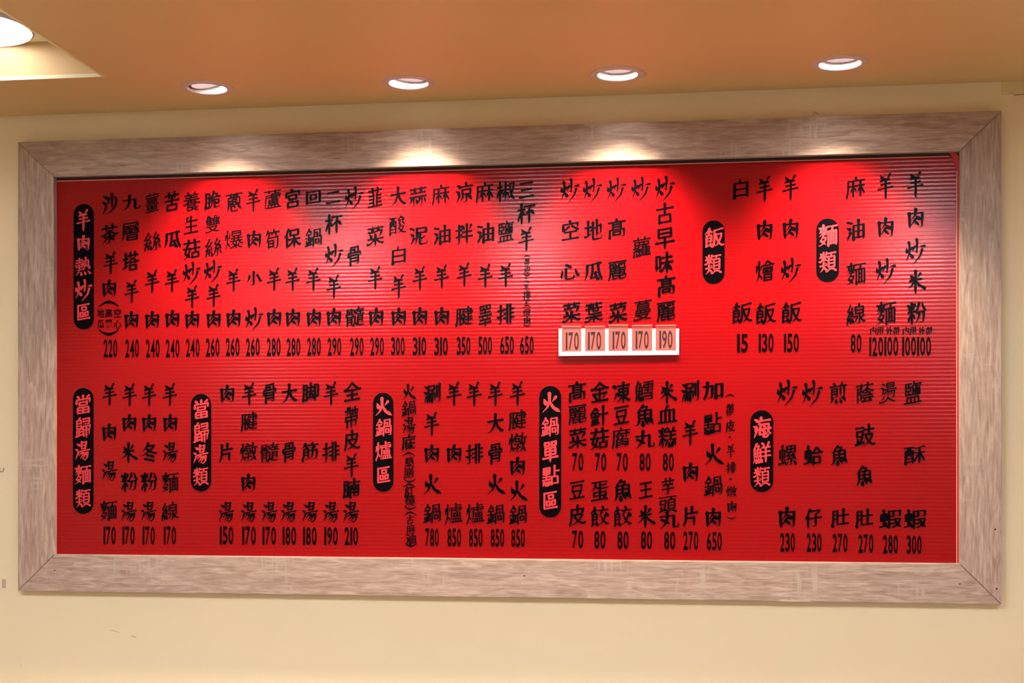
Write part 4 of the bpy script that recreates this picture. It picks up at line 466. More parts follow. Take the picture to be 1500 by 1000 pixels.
# ------------------------------------------------------------------ brush lettering
GLYPHS = {}
for ch, rec in STROKES.items():
    GLYPHS[ch] = (rec[0], rec[1], [(q[0], list(zip(q[1::2], q[2::2]))) for q in rec[2:]])
def brush(strokes, W, gain=1.45, shear=0.14, seg=5.0):
    """strokes: [(flags, [(x,y)...])] y up, ~176 em. Returns list of dabs chains: [[(x,y,r)...]...] resampled."""
    out=[]
    xs=[p[0] for f,P in strokes for p in P]; cx=(min(xs)+max(xs))/2
    for f,P in strokes:
        P=[(float(x),float(y)) for x,y in P]
        fa,fb=f&1,f>>1&1
        closed=(P[0]==P[-1])
        # orientation
        s0=P[0][0]*0.55-P[0][1]; s1=P[-1][0]*0.55-P[-1][1]
        if s1<s0: P=P[::-1]; fa,fb=fb,fa
        P=[(x,y+shear*(x-cx)) for x,y in P]
        L=[math.dist(P[i],P[i+1]) for i in range(len(P)-1)]; T=sum(L)
        if T<1: continue
        nx=P[-1][0]-P[0][0]; ny=P[-1][1]-P[0][1]
        dot=T<3.0*W and (fa or fb) and len(P)<=3
        # last segment direction
        ex,ey=P[-1][0]-P[-2][0],P[-1][1]-P[-2][1]; el=math.hypot(ex,ey)+1e-9; ex/=el; ey/=el
        sx,sy=P[1][0]-P[0][0],P[1][1]-P[0][1]; sl=math.hypot(sx,sy)+1e-9; sx/=sl; sy/=sl
        # sample
        Q=[];acc=0
        for i,l in enumerate(L):
            n=max(1,int(round(l/seg)))
            for k in range(n):
                t=k/n; Q.append((P[i][0]+(P[i+1][0]-P[i][0])*t,P[i][1]+(P[i+1][1]-P[i][1])*t,acc+l*t,i,k==0))
            acc+=l
        Q.append((P[-1][0],P[-1][1],T,len(L)-1,True))
        chain=[]
        for (x,y,d,i,corner) in Q:
            dx,dy=P[i+1][0]-P[i][0],P[i+1][1]-P[i][1]; l=math.hypot(dx,dy)+1e-9
            n=(-dy/l,dx/l)
            u=(math.cos(math.radians(20)),math.sin(math.radians(20)))
            a=n[0]*u[0]+n[1]*u[1]; b=-n[0]*u[1]+n[1]*u[0]
            w=math.sqrt((a*1.12)**2+(b*.66)**2)
            e=T-d   # distance to end
            k=1.0
            if dot:
                t=d/T
                if ex<-.3 and ey<0:  k=1.45-1.1*t if fb else 1.1   # falling-left dot
                elif fa and fb: k=.35+1.5*t-.35*max(0,t-.8)/.2
                else: k=1.15
                if (fa and not fb): k=max(.35,1.25-.3*t)
            else:
                if fa:
                    if sx>.8: k*=1+.3*math.exp(-(d/(W*.9))**2)          # heng head
                    elif sx>.25 and sy<-.3: k*=.55+.45*min(1,d/(W*2.5))    # na start
                    else: k*=1+.32*math.exp(-(d/(W*1.0))**2)
                if fb:
                    if ex>.85 and abs(ey)<.5: k*=1+.42*math.exp(-((e-W*.25)/(W*.8))**2)   # heng end press
                    elif ex<-.28: 
                        R=min(T*.75,W*5.5); k*=.18+.82*min(1,e/R)**.8   # pie taper
                    elif ex>.28 and ey<0:
                        R=W*1.6; k*= (.25+1.2*min(1,e/R)) if e<R else 1+.45*math.exp(-((e-R)/(W*2))**2)
                    elif ey>.3: k*=.2+.8*min(1,e/(W*2))
                    else: k*=.55+.45*min(1,e/(W*1.2))
                # bend press
            if corner and 0<i<len(L) and d>1 and e>1:
                px,py=P[i][0]-P[i-1][0],P[i][1]-P[i-1][1]; pl=math.hypot(px,py)+1e-9
                c=(px*dx+py*dy)/(pl*l)
                if c<.6: k*=1.22
                else: w=(w+math.sqrt((( -py/pl*u[0]+px/pl*u[1])*1.12)**2+((py/pl*u[1]+px/pl*u[0])*.66)**2))/2
            chain.append((x,y,W*gain*w*k/2))
        # smooth radii
        r=[c[2] for c in chain]
        r2=[(r[max(0,j-1)]+2*r[j]+r[min(len(r)-1,j+1)])/4 for j in range(len(r))]
        out.append([(c[0],c[1],q) for c,q in zip(chain,r2)])
    return out

def glyph_mesh(ch):
    """unit glyph: vertices in 0..1 x 0..1, list of faces"""
    w, man, st = GLYPHS[ch]; n = len(st)
    gain = 1.42 if man else max(1.42, min(1.8, 2.0-.035*n))
    vs = []; fs = []; lift = 0.0
    for chain in brush(st, w, gain, 0 if man else .14, 7.0):
        m = len(chain); L = []; R = []; lift += 4e-6
        for i, (x, y, r) in enumerate(chain):
            a = chain[max(0, i-1)]; b = chain[min(m-1, i+1)]
            dx, dy = b[0]-a[0], b[1]-a[1]; l = math.hypot(dx, dy)+1e-9
            L.append((x-dy/l*r, y+dx/l*r)); R.append((x+dy/l*r, y-dx/l*r))
        for i in range(m-1):
            k = len(vs); vs += [(*L[i], lift), (*R[i], lift), (*R[i+1], lift), (*L[i+1], lift)]; fs.append((k, k+1, k+2, k+3))
        caps = {0, m-1}
        for i in range(1, m-1):
            a, c, b = chain[i-1], chain[i], chain[i+1]
            u = (c[0]-a[0], c[1]-a[1]); v = (b[0]-c[0], b[1]-c[1])
            if (u[0]*v[0]+u[1]*v[1]) < .94*(math.hypot(*u)*math.hypot(*v)): caps.add(i)
        for i in caps:
            x, y, r = chain[i]; k = len(vs)
            lift += 4e-6
            vs += [(x+r*math.cos(t*math.pi/4+.3), y+r*math.sin(t*math.pi/4+.3), lift) for t in range(8)]
            fs.append(tuple(range(k, k+8)))
    x0 = min(v[0] for v in vs); x1 = max(v[0] for v in vs); y0 = min(v[1] for v in vs); y1 = max(v[1] for v in vs)
    return [((x-x0)/(x1-x0), (y-y0)/(y1-y0), q) for x, y, q in vs], fs
GC = {}
DEFAULT = (25.0, 29.5)
SIZE = {'羊': (21, 34), '肉': (21.5, 26), '炒': (26.5, 34), '二': (21, 20), '三': (21, 25), '小': (22, 21), '回': (22, 21.5), '白': (21, 28),
        '九': (26, 23), '骨': (20, 31), '大': (22.5, 28), '湯': (23, 30), '火': (25, 29), '米': (24, 31), '心': (27, 22), '髓': (27, 30),
        '早': (27, 30), '古': (24, 31), '王': (18.5, 25), '丸': (26.5, 25), '豆': (21, 28), '片': (20, 29), '芋': (17, 24), '頭': (24.5, 24),
        '加': (28, 25), '區': (20, 27), '泥': (26, 27), '瓜': (25, 26), '全': (25.5, 28.5), '鍋': (25, 27.5), '仔': (25, 29), '血': (26.5, 26),
        '當': (23.5, 31), '歸': (24, 32), '帶': (20, 33), '皮': (23, 31), '睪': (19, 32), '薑': (20, 31), '鹽': (22.5, 31), '蒜': (25, 29),
        '苦': (22, 31), '韮': (21, 31), '爐': (25, 31), '單': (22.5, 31), '點': (24.5, 31), '類': (24, 28), '肚': (27, 30), '菇': (26, 31),
        '宮': (22, 29), '筍': (20.5, 30), '麵': (25.5, 30), '雙': (22, 27), '爆': (27, 29), '生': (22, 28), '沙': (23, 32), '煎': (26, 33), '空': (24, 29),
        '蔭': (27, 33), '燙': (26, 33), '螺': (28, 31), '蛤': (29, 30), '魚': (25, 31), '豉': (31, 34), '酥': (32, 30), '蝦': (33, 29), '海': (26, 31), '鮮': (25, 32), '飯': (27, 28)}
PERS = 1.0
def scale_at(x, y):                      # metres per reference pixel on the board, right way round in perspective
    a = on_wall(x-5, y, PY); b = on_wall(x+5, y, PY); c = on_wall(x, y-5, PY); d = on_wall(x, y+5, PY)
    return abs(b[0]-a[0])/10, abs(c[1]-d[1])/10
def put(acc, ch, x, y, k=1.0, Y=None, wh=None):
    """add glyph ch centred on the board point seen at (x, y); k scales the default size"""
    vs, fs = acc; Y = PY-.0006 if Y is None else Y
    if ch not in GC: GC[ch] = glyph_mesh(ch)
    gv, gf = GC[ch]
    w, h = wh if wh else SIZE.get(ch, DEFAULT)
    sx, sz = scale_at(x, y); cx, cz = on_wall(x, y, PY)
    w *= sx*k; h *= sz*k; n = len(vs)
    vs += [(cx+(u-.5)*w, Y-lift, cz+(v-.5)*h) for u, v, lift in gv]
    fs += [tuple(n+i for i in f) for f in gf]
def group_part(name, parent=None):
    """an Empty part of the board that carries its characters"""
    o = bpy.data.objects.new(name, None); COL.objects.link(o); o.empty_display_size = .01
    child_at(o, board) if parent is None else child_at(o, parent)
    return o
def char_obj(name, acc, m, group):
    o = pymesh(name, acc[0], acc[1], m); o.parent = group; return o
def lettering(name, items, k=1.0, m=None, parent=None, Y=None):
    g = parent or group_part(name)
    for it in items:
        acc = ([], [])
        if it[0] in '()': arc(acc, it[0], it[1], it[2], it[3] if len(it) > 3 else 12, Y); nm = 'bracket'
        elif it[0] == '.': dot(acc, it[1], it[2], Y); nm = 'middle_dot'
        else: put(acc, it[0], it[1], it[2], it[3] if len(it) > 3 else k, Y); nm = 'character'
        char_obj(nm, acc, m or M_BLACK, g)
    return g
def arc(acc, side, x, y, w, Y=None):
    vs, fs = acc; Y = PY-.0006 if Y is None else Y
    sx, sz = scale_at(x, y); cx, cz = on_wall(x, y, PY); n = 10; k0 = len(vs); s = 1 if side == '(' else -1
    for i in range(n+1):
        t = -1+2*i/n; th = (1.15*(1-.55*abs(t)))*(w/14)
        z = s*(-t*t)*w*.24+s*w*.10
        vs += [(cx+t*w/2*sx, Y, cz+(z+th)*sz), (cx+t*w/2*sx, Y, cz+(z-th)*sz)]
    for i in range(n): fs.append((k0+2*i, k0+2*i+1, k0+2*i+3, k0+2*i+2))
def dot(acc, x, y, Y=None):
    vs, fs = acc; Y = PY-.0006 if Y is None else Y
    sx, sz = scale_at(x, y); cx, cz = on_wall(x, y, PY); k = len(vs)
    vs += [(cx+1.8*sx*math.cos(a*math.pi/4), Y, cz+1.8*sz*math.sin(a*math.pi/4)) for a in range(8)]
    fs.append(tuple(range(k, k+8)))

# numerals: Blender's built-in face, emboldened and then condensed
def font_glyphs(chars, offset):
    out = {}; tmp = []
    for ch in chars:
        cu = bpy.data.curves.new('numeral_source', 'FONT'); cu.body = ch; cu.resolution_u = 4; cu.offset = offset
        o = bpy.data.objects.new('numeral_source', cu); COL.objects.link(o); tmp.append((ch, o, cu))
    bpy.context.view_layer.update(); dg = bpy.context.evaluated_depsgraph_get()
    for ch, o, cu in tmp:
        me = o.evaluated_get(dg).to_mesh()
        V = [(v.co.x, v.co.y) for v in me.vertices]; F = [tuple(p.vertices) for p in me.polygons]
        x0 = min(v[0] for v in V); x1 = max(v[0] for v in V); y0 = min(v[1] for v in V); y1 = max(v[1] for v in V)
        out[ch] = ([((a-x0)/(x1-x0), (b-y0)/(y1-y0)) for a, b in V], F)
        o.evaluated_get(dg).to_mesh_clear()
    for ch, o, cu in tmp:
        bpy.data.objects.remove(o); bpy.data.curves.remove(cu)
    return out
DIG = font_glyphs('023456789', .024); DIG.update(font_glyphs('1', .012))
GOTH = font_glyphs('地瓜高麗空心', .018)
DW = {'1': .42, '4': 1.08}
def price(s, x, y, w=20.0, h=27.0, Y=None, parent=None, name='price'):
    vs, fs = [], []; Y = PY-.0006 if Y is None else Y
    sx, sz = scale_at(x, y); cx, cz = on_wall(x, y, PY)
    gap = .16; tot = sum(DW.get(c, 1) for c in s)+gap*(len(s)-1); u = w*sx/tot; X = cx-w*sx/2
    g = parent or group_part(name)
    for c in s:
        gv, gf = DIG[c]; cw = DW.get(c, 1)*u
        o = pymesh('numeral', [(X+a*cw, Y, cz+(b-.5)*h*sz) for a, b in gv], gf, M_PRICE); o.parent = g
        if parent is not None: child_at(o, parent)
        X += cw+gap*u
    return g

COLS = [
 ('220', 162, 510, '沙161,298 茶161,342 羊162,385 肉160,422'),
 ('240', 193.7, 510, '九192.6,296 層191,339 塔192,382 羊193,426.5 肉192.5,468'),
 ('240', 224, 510, '薑223,297 絲223,354 羊223,412 肉223,468'),
 ('240', 253, 510, '苦252,295 瓜253,350.5 羊252,411 肉252.5,466.5'),
 ('240', 282.5, 509, '養281,295 生280,329.5 菇281,364.5 炒281,400 羊281.5,434.5 肉281.5,467.5'),
 ('260', 311.7, 508.5, '脆311.7,293.5 雙311.7,328 絲312.4,363 炒312,397.5 羊313,432.5 肉313,467'),
 ('260', 341, 508, '蔥343,295.5 爆343,351 羊342,410 肉342,466'),
 ('260', 370.5, 508, '羊371,293.5 肉372,350 小373,407 炒372.5,467'),
 ('280', 401, 508, '蘆399,291.5 筍399.6,350 羊401.5,409 肉401.5,465'),
 ('280', 430, 508, '宮428.6,291 保428.6,349 羊428.6,409 肉429,465'),
 ('280', 460, 507.5, '回459,289.5 鍋459,348 羊459,409 肉459.7,465'),
 ('290', 490, 507.5, '二488,289 杯489,328.6 炒489.6,374 羊489,419.7 肉489,464'),
 ('290', 522.7, 507.5, '炒519,290 骨519,375 髓520,463.6'),
 ('290', 552.4, 507.3, '韮549.7,289 菜549.7,345 羊549.7,407 肉551,463.5'),
 ('300', 583, 507, '大583.4,287 酸582.7,330.6 白584,374.5 羊584,419 肉584,463.5'),
 ('310', 614.5, 507, '蒜612.5,287 泥613,345.5 羊615,407 肉615,463'),
 ('310', 646, 507, '麻645.5,285.4 油647.5,344 羊647,405 肉647,463'),
 ('350', 679, 506.5, '涼680,282 拌680,342 羊680,402 腱680,463'),
 ('500', 710.7, 506, '麻709.7,282 油711,341.4 羊710.7,404 睪710.7,461.6'),
 ('650', 742.7, 505.5, '椒740.7,280.7 鹽740.7,339.4 羊740.7,403 排740.7,459.5'),
 ('650', 771.8, 505.5, '三771,278 杯771,313 羊771,350'),
 ('', 0, 0, '炒835,279 空835.7,337.4 心835,398 菜837,457'),
 ('', 0, 0, '炒868,278.6 地868.6,336 瓜869.6,397 葉869.6,457'),
 ('', 0, 0, '炒903,278 髙903.6,335.3 麗904.4,396 菜905,457'),
 ('', 0, 0, '炒939,277 蘿940,362 蔓941.4,454'),
 ('', 0, 0, '炒974,276 古974,313 早974,348.5 味973,384 髙976,419 麗975.5,456'),
 ('15', 1087.6, 502.5, '白1085,277 飯1087,458'),
 ('130', 1122.4, 502, '羊1120,276.5 肉1120,336.7 燴1121,397 飯1121.7,459'),
 ('150', 1159.4, 502, '羊1158,274.4 肉1158,334.6 炒1158.6,396 飯1159.4,457.5'),
 ('80', 1254, 502.6, '麻1253,275 油1253,336.6 麵1254,401 線1254,460'),
 ('', 0, 0, '羊1297,272.6 肉1297,332.6 炒1297.6,397 麵1298,458.6'),
 ('', 0, 0, '羊1341,270 肉1341,319 炒1341,368 米1343,412 粉1342.4,458.6'),
 ('170', 160.8, 784, '羊160.5,577.4 肉160,632.8 湯160.5,689.6 麵159,748'),
 ('170', 188.5, 784, '羊190,578 肉189.5,619 米190,662.5 粉189.5,706 湯189,749'),
 ('170', 218, 784, '羊218.5,578 肉218.5,619 冬219,662 粉218.5,706 湯218,749'),
 ('170', 249, 784, '羊249,577.5 肉249.3,619 湯249.6,662 麵249.3,706.5 線249,749'),
 ('150', 332, 783.8, '肉332.8,576 片331.4,662.5 湯332,749.7'),
 ('170', 365, 784.2, '羊365,576.7 腱365,617 燉364.5,662 肉363.8,706 湯364.5,749.7'),
 ('170', 394.5, 784.4, '骨395,576 髓395,662.5 湯395,749.7'),
 ('180', 424, 784.6, '大424,575.4 骨423.3,662 湯423.3,749.5'),
 ('180', 454, 784.8, '脚455,574.7 筋454.3,661.8 湯454.3,749.7'),
 ('190', 485, 785, '羊485,576 排485,661 湯485,749.7'),
 ('210', 514.7, 785, '全516.4,574 帶515,610.5 皮515.8,645 羊515,681 腩515,715 湯514.4,749.7'),
 ('780', 633, 786.8, '涮633,575.4 羊632.4,620.6 肉632.4,664 火633.8,709 鍋633,751.7'),
 ('850', 665.5, 787, '羊665,576.7 肉665,664 爐664.8,752.4'),
 ('850', 697, 787.2, '羊694.5,576.7 排695,664 爐696.5,752'),
 ('850', 728.7, 787.5, '羊725.6,576.7 大726,619 骨725.6,664 火727.6,709 鍋726,753'),
 ('850', 759, 788, '羊758,576 腱758,615 燉758.7,648.3 肉758,682.5 火760,718.6 鍋758.7,753.7'),
 ('70', 846.5, 676.5, '髙845.5,574 麗846,607 菜846,641'),
 ('70', 846.4, 789.8, '豆845.5,717.5 皮846,754.7'),
 ('70', 880, 676.5, '金878.6,574.7 針878,608.5 菇878,642'),
 ('80', 878.8, 790.4, '蛋879,719 餃879,756'),
 ('70', 911.6, 676.5, '凍910.3,574 豆910.3,607.8 腐909.6,641.5'),
 ('80', 912.6, 791, '魚911.6,718 餃912.3,756'),
 ('80', 945, 676.5, '鱈944,572.7 魚944,608.5 丸944.7,643'),
 ('80', 947, 791, '王946,717.5 米947.4,756'),
 ('80', 979, 676.5, '米979,574.7 血977.8,607 糕977.8,640'),
 ('80', 981, 791.4, '芋978.5,711.5 頭978.5,738 丸980.5,760.5'),
 ('270', 1012, 791.6, '涮1011,572.7 羊1011,633.4 肉1011.3,691 片1011.6,756'),
 ('650', 1046.4, 792.5, '加1044.6,572 點1044,620 火1046.7,665 鍋1044.6,711.5 肉1044.6,757.4'),
 ('230', 1153.6, 794, '炒1153,575 螺1153.6,666 肉1152.6,757'),
 ('230', 1192.5, 794.4, '炒1190,575.8 蛤1191.4,666.8 仔1192,759'),
 ('270', 1230.6, 795, '煎1227.8,575 魚1229,666.8 肚1230.6,758.4'),
 ('270', 1268.3, 796, '蔭1267,575 豉1267,636.7 魚1265.5,696.8 肚1266,759'),
 ('280', 1304.4, 797, '燙1300.5,575 蝦1304,760'),
 ('300', 1339, 797.6, '鹽1337,575 酥1339.7,666.8 蝦1340.4,760'),
]
BIGSET = set('螺蛤仔煎魚肚蔭豉燙蝦酥鹽')
for pr, x, y, body in COLS:
    items = []
    for tok in body.split():
        a, b = tok[1:].split(','); a, b = float(a), float(b)
        k = 1.0+.15*max(0, min(1, (a-250)/1100))              # the printed type grows towards the right of the photograph
        if a > 1075 and b > 540:                              # seafood columns: larger type, own sizes were read off there
            k = 1.0 if tok[0] in '螺蛤仔煎魚肚蔭豉燙蝦酥' else 1.16
            if tok[0] == '肉': k = 1.2
        items.append((tok[0], a, b, k))
    lettering('dish_name', items)
    if pr:
        n = len(pr); base = 20.0 if n == 3 else 14.5
        if x < 260 and y > 600: base = 18.0
        if 800 < x < 1000: base = 16.5
        if x > 1000: base *= 1.10
        price(pr, x, y, base, 26.5+(.8 if x > 1000 else 0))
# two-price noodle columns: eat in, take away
for x, y, s in ((1283.5, 507.4, '120'), (1305.5, 507, '100'), (1331.5, 507, '100'), (1353.5, 507, '100')): price(s, x, y, 20.5, 28)
for xs in ((1279, 1289, 1302.4, 1313), (1327, 1337, 1350, 1361)):
    g = group_part('small_print')
    for ch, x in zip('内用外帶', xs):
        acc = ([], []); put(acc, ch, x, 484.3, 1, None, (10.0, 12.5)); char_obj('character', acc, M_BLACK, g)
# small bracketed notes
lettering('small_print', [('(', 772, 375.5, 12), ('帶', 772, 384, .42), ('皮', 772.6, 396, .45), (')', 772, 402.5, 12), ('.', 771, 407.5), ('(', 772, 413, 12),
    ('羊', 771, 420.8, .42), ('排', 771.6, 432.4, .48), (')', 772, 439.4, 12), ('.', 771, 443.7), ('(', 772, 448.5, 12), ('燉', 772, 457.5, .46), ('肉', 772, 469, .48), (')', 772, 476, 12)])
lettering('small_print', [('火', 600, 573.4, .82), ('鍋', 598.8, 598.3, .86), ('湯', 599.5, 623, .86), ('底', 598.8, 648, .84), ('(', 599, 665, 18), ('藥', 599.5, 677, .60),
    ('膳', 599.5, 692.5, .60), (')', 600, 703.5, 18), ('(', 599.5, 711, 18), ('紅', 600, 720.6, .62), ('燒', 601, 734.5, .60), (')', 601, 743.5, 18), ('(', 601, 752, 18),
    ('古', 601, 761, .48), ('麻', 602, 774.7, .52), ('油', 602, 789, .62), (')', 602, 797.8, 18)])
lettering('small_print', [('(', 1069.4, 579.4, 14), ('帶', 1069.4, 600, .60), ('皮', 1070, 624, .62), ('.', 1069, 640), ('羊', 1070.3, 659.8, .60), ('排', 1071, 684.5, .60),
    ('.', 1070, 701.3), ('燉', 1071.6, 719.6, .62), ('肉', 1072, 741.8, .66), (')', 1071.6, 758, 14)])
g = group_part('small_print')
for s, y in (('(', 445), (')', 486.5)):
    acc = ([], []); arc(acc, s, 159.6, y, 29); char_obj('bracket', acc, M_BLACK, g)
for ch, x, y in (('地', 147.7, 458.3), ('高', 159.6, 458.3), ('空', 172.4, 458.3), ('瓜', 147.7, 474.5), ('麗', 159.6, 474.5), ('心', 172.4, 474.5)):
    gv, gf = GOTH[ch]; sx, sz = scale_at(x, y); cx, cz = on_wall(x, y, PY)
    char_obj('character', ([(cx+(u-.5)*10.6*sx, PY-.0006, cz+(v-.5)*13.2*sz) for u, v in gv], gf), M_BLACK, g)

# black pill-shaped headings with red lettering
HEADS = [
 ('羊肉熱炒區', (108, 137.7, 298.5, 482.5), [(122.4, 322.5), (122.4, 355.6), (122, 390), (123, 425), (123, 456.5)], 'black pill heading at the top left of the board'),
 ('當歸湯麵類', (107, 137.3, 568, 752.4), [(122, 592), (122, 626), (121.3, 659.8), (122, 695), (122, 729.4)], 'black pill heading at the bottom left, left of the 170 soups'),
 ('當歸湯類', (279.7, 309.6, 576.7, 719.5), [(295, 599), (295, 633.4), (294.3, 665), (294.3, 697.7)], 'shorter black pill heading, second in the lower row'),
 ('火鍋爐區', (546.4, 576.5, 575, 719.8), [(562.3, 595), (562, 626), (562.3, 660.5), (562.3, 695)], 'black pill heading, third in the lower row'),
 ('火鍋單點區', (790, 822.2, 565, 757.6), [(807.7, 589), (805.7, 624.7), (806.3, 660.4), (807, 696.6), (806.5, 732.4)], 'tall black pill heading, fourth in the lower row'),
 ('海鮮類', (1099, 1132.8, 600.7, 720.3), [(1116.5, 626), (1116.5, 662.6), (1115.8, 698)], 'short black pill heading, last in the lower row'),
 ('飯類', (1029, 1061.5, 322.7, 415.5), [(1046.4, 348), (1044.5, 387)], 'short black pill heading above the single price 15'),
 ('麵類', (1195.5, 1229, 319.8, 413), [(1213, 345), (1212.5, 383.5)], 'short black pill heading at the upper right'),
]
def pill(x0, x1, y0, y1, Y, grow=0):
    xm = (x0+x1)/2; (cx0, cz1) = on_wall(xm, y0, PY); (_, cz0) = on_wall(xm, y1, PY)
    a = on_wall(x0, (y0+y1)/2, PY)[0]; b = on_wall(x1, (y0+y1)/2, PY)[0]
    r = (b-a)/2+grow; cx = (a+b)/2; cz0 -= grow; cz1 += grow; n = 16
    pts = [(cx+r*math.cos(math.pi*k/n), cz1-r+r*math.sin(math.pi*k/n)) for k in range(n+1)]
    pts += [(cx-r*math.cos(math.pi*k/n), cz0+r-r*math.sin(math.pi*k/n)) for k in range(n+1)]
    vs = [(x, Y, z) for x, z in pts]+[(x, PY+.0002, z) for x, z in pts]; m = len(pts)
    return vs, [tuple(range(m))[::-1]]+[(k, (k+1) % m, m+(k+1) % m, m+k) for k in range(m)]
for text, (x0, x1, y0, y1), pos, lab in HEADS:
    vs, fs = pill(x0, x1, y0, y1, PY-.0007)
    o = bd(pymesh('heading_plate', vs, fs, M_BLACK)); o['label'] = lab
    lettering('heading', [(c, a, b, (.96 if x0 < 700 else 1.05 if x0 < 1150 else 1.1)*(.93 if c == '肉' else 1)) for c, (a, b) in zip(text, pos)], 1, M_REDL, o, PY-.0012)

# ------------------------------------------------------------------ white price rail with five cards
def P(x, y, Y=PY): a, b = on_wall(x, y, PY); return a, b
hx0, hz1 = P(818.7, 481.5); hx1, hz0 = P(994.7, 519.8)
holder = thing('price_rail', 'white plastic rail with five clear pockets stuck on the red board under the vegetable dishes', 'card holder', ((hx0+hx1)/2, PY, hz0))
def hd(o): return child_at(o, holder)
lipz = P(900, 514.5)[1]
HY = PY-.0045
hd(boxobj('bottom_lip', (hx0, HY, hz0), (hx1, PY-.0008, lipz), M_WHITE, bev=.0006))
edges = [(818.7, 823.5), (851.6, 857.5), (886.5, 891.7), (920, 926), (955.3, 960.7), (990, 994.7)]
for a, b in edges:
    xa, xb = P(a, 500)[0], P(b, 500)[0]
    hd(boxobj('upright', (xa, HY+.0003, lipz-.0002), (xb, PY-.0008, P(a, 481.5)[1]), M_WHITE, bev=.0006))
nums = ['170', '170', '170', '170', '190']; ctr = [838.4, 871, 907, 940.7, 975.5]
ords = ['leftmost pocket of the white price rail', 'second pocket from the left of the white price rail', 'middle pocket of the white price rail', 'fourth pocket from the left of the white price rail']
for k in range(5):
    a, b = edges[k][1], edges[k+1][0]; up = 478.2 if k in (2,) else 480.0 if k < 2 else 478.6
    xa, xb = P(a, 500)[0]+.0002, P(b, 500)[0]-.0002; zt = P(a, up)[1]; zt += .0
    hd(boxobj('pocket_cover', (xa, HY+.0008, lipz-.0005), (xb, HY+.0012, zt+.0022), M_CLEAR))
    hd(boxobj('cover_edge', (xa-.001, HY+.0004, zt+.0022), (xb+.001, HY+.0016, zt+.0032), M_EDGE))
    lab = ('faded red card reading 190 in the rightmost pocket of the white price rail' if k == 4 else 'faded red 170 card in the '+ords[k])
    card = thing('price_card', lab, 'price card', ((xa+xb)/2, PY-.002, lipz), 'price cards in the white rail')
    o = boxobj('card', (xa+.0005, PY-.0022, lipz+.0003), (xb-.0005, PY-.0016, zt), M_CARD); child_at(o, card)
    price(nums[k], ctr[k], 498.5-(k-2)*.6, 19.5, 26.5, PY-.0025, parent=card)

# ------------------------------------------------------------------ downlights
ordl = ['leftmost of the four, opening partly grey', 'second from the left', 'third from the left', 'rightmost of the four']
TILT = [-.24, .10, 0.0, .02]
for k, (lx, ly) in enumerate(LAMPS):
    d = thing('downlight', 'round recessed ceiling downlight with pinkish trim, '+ordl[k], 'downlight', (lx, ly, CZ), 'downlights over the menu board')
    bm = bmesh.new(); lathe(bm, [(RI, .004), (RI, -.0015), (RI+.003, -.0035), (RO-.004, -.0030), (RO, -.0008), (RO, .0)], 56)
    frombm('trim_ring', bm, M_TRIM, d, True)
    bm = bmesh.new(); lathe(bm, [(RI, .003), (RI*.99, .012), (RI*.97, .03), (RI*.95, .055), (0, .056)], 48)
    frombm('lamp_can', bm, M_CAN, d, True)
    # gimbal: short cylinder tilted towards the wall, glowing face inside it
    bm = bmesh.new(); lathe(bm, [(0, .036), (.037, .036), (.0375, .001), (.0365, -.001), (.035, -.001), (.033, .001), (.030, .026), (0, .027)], 40)
    go = frombm('gimbal', bm, M_GIMB, d, True)
    bm = bmesh.new(); lathe(bm, [(0, .0245), (.018, .0238), (.0295, .022)], 40)
    fo = frombm('lamp_face', bm, M_FACE, go, True)
    go.location = (0, 0, .0105); go.rotation_euler = (0, TILT[k], 0)
    ld = bpy.data.lights.new('lamp_light', 'SPOT'); ld.energy = SPOT_W; ld.color = SPOT_COL; ld.spot_size = math.radians(SPOT_ANGLE); ld.spot_blend = 1.0; ld.shadow_soft_size = .02
    lo = bpy.data.objects.new('lamp_light', ld); COL.objects.link(lo); lo.parent = d; lo.location = (0, 0, -.004); lo.rotation_euler = (SPOT_TILT, 0, 0)

# ------------------------------------------------------------------ the round lamp in the raised ceiling, the room's fittings
rl = thing('ceiling_lamp', 'round white glowing ceiling lamp in the raised ceiling at the top left corner', 'ceiling lamp', (-1.402, -.368, MZ))
bm = bmesh.new(); lathe(bm, [(.118, 0), (.118, -.004), (.112, -.008)], 48); frombm('lamp_base', bm, M_WHITE, rl, True)
bm = bmesh.new(); lathe(bm, [(.112, -.006), (.100, -.011), (.06, -.014), (0, -.015)], 48); frombm('diffuser', bm, M_LPANEL, rl, True)
for i, (fx, fy) in enumerate(FITTINGS):
    t = thing('tube_fitting', ('long cool white ceiling fitting of the dining room, out of view, '+['left', 'middle', 'right', 'rear left', 'rear right'][i]), 'ceiling light', (fx, fy, MZ), 'dining room tube fittings')
    boxobj('fitting_body', (-.14, -.37, -.03), (.14, .37, 0), M_WHITE, t, .004)
    boxobj('diffuser', (-.09, -.35, -.038), (.09, .35, -.0302), M_TUBE, t, .002)

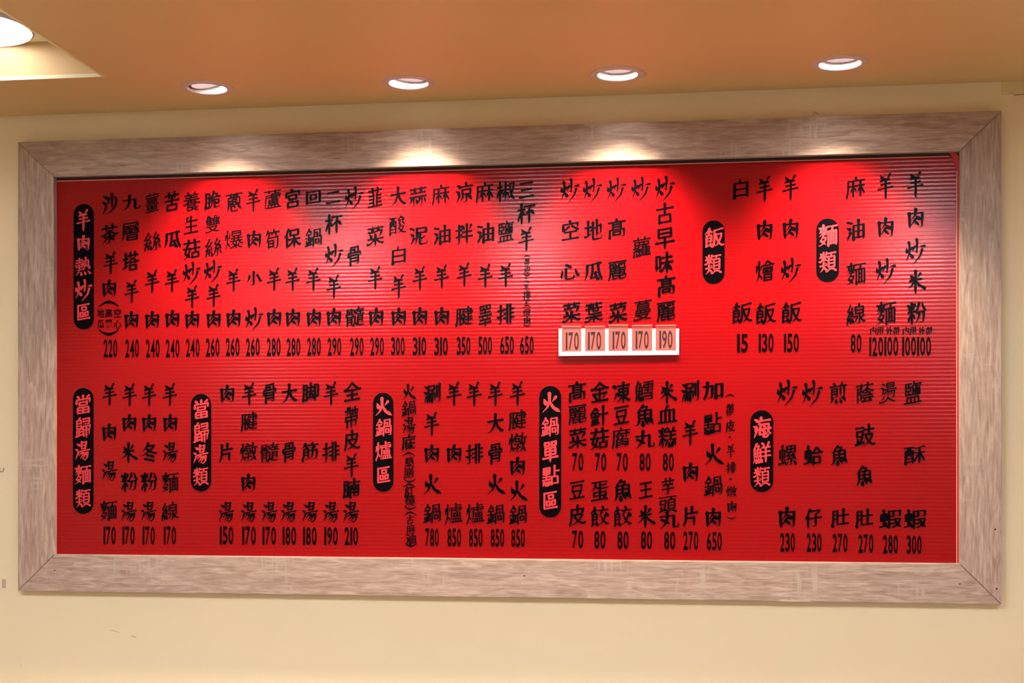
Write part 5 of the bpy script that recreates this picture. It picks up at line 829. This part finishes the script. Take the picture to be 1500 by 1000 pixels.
# ------------------------------------------------------------------ small things on the wall
def wallpt(x, y, off=0): a, b = on_wall(x, y, WY); return Vector((a, WY-off, b))
def tube(name, pts, r, m, seg=8):
    bm = bmesh.new(); rings = []
    for i, p in enumerate(pts):
        t = (pts[min(len(pts)-1, i+1)]-pts[max(0, i-1)]).normalized()
        u = t.cross(Vector((0, 1, .01))).normalized(); v = t.cross(u).normalized()
        rings.append([bm.verts.new(p+(u*math.cos(2*math.pi*k/seg)+v*math.sin(2*math.pi*k/seg))*r) for k in range(seg)])
    for A, B in zip(rings[:-1], rings[1:]):
        for k in range(seg): bm.faces.new((A[k], A[(k+1) % seg], B[(k+1) % seg], B[k]))
    bm.faces.new(rings[0]); bm.faces.new(rings[-1][::-1]); bmesh.ops.recalc_face_normals(bm, faces=bm.faces)
    return frombm(name, bm, m, None, True)
pts = [wallpt(1, 686, -.002), wallpt(1, 686, .004), wallpt(1.2, 688.5, .006), wallpt(2.5, 690.5, .006), wallpt(5, 690.8, .006), wallpt(7, 689, .006), wallpt(7.4, 684.5, .006)]
hk = tag(tube('wall_hook', pts, .0011, M_SPRING), 'small bent metal hook screwed into the cream wall at the left edge', 'hook')
a = wallpt(3, 848); b = wallpt(8.5, 861)
tag(boxobj('tape_scrap', (a.x, WY-.0007, b.z), (b.x, WY+.0003, a.z), plain('old_tape', (.50, .38, .27), .6)), 'brownish scrap of old tape on the wall left of the lower frame corner', 'tape')
pts = [wallpt(1191.5, 168.5, .001), wallpt(1192, 163.5, .003), wallpt(1199, 167.5, .0025)]
tag(tube('wire_end', pts, .0007, M_SPRING), 'tiny bent wire end sticking up behind the top edge of the frame', 'wire')
# crack in the darker patch and scuffs on the wall, shallow relief
def scuff(name, pts, w, m, Y):
    vs = []; fs = []
    for i, (x, y) in enumerate(pts):
        a, b = on_wall(x, y, Y); h = w*(.3+.7*math.sin(math.pi*(i+.5)/len(pts)))
        vs += [(a, Y-.0003, b+h), (a, Y-.0003, b-h), (a, Y+.0006, b+h*1.5), (a, Y+.0006, b-h*1.5)]
    for i in range(len(pts)-1):
        k = 4*i; fs += [(k, k+1, k+5, k+4), (k, k+4, k+6, k+2), (k+1, k+3, k+7, k+5)]
    return struct(pymesh(name, vs, fs, m))
scuff('trim_3', [(1481, 135), (1484, 137), (1487, 139.5), (1491, 138.7), (1496, 138.5), (1503, 138.6)], .0006, plain('crack', (.30, .19, .07), .9), WY-.0012)
scuff('trim_4', [(192, 930.5), (196, 932), (200, 933.5)], .0007, M_GREY, WY)
scuff('trim_5', [(161, 922.5), (168, 924), (175, 926)], .0004, M_GREY, WY)
scuff('trim_6', [(289.5, 893), (291, 897), (292, 902)], .0004, plain('pale_scuff', (.6, .5, .3), .8), WY)
scuff('trim_7', [(30, 969), (30.5, 973), (31, 976)], .0006, M_GREY, WY)
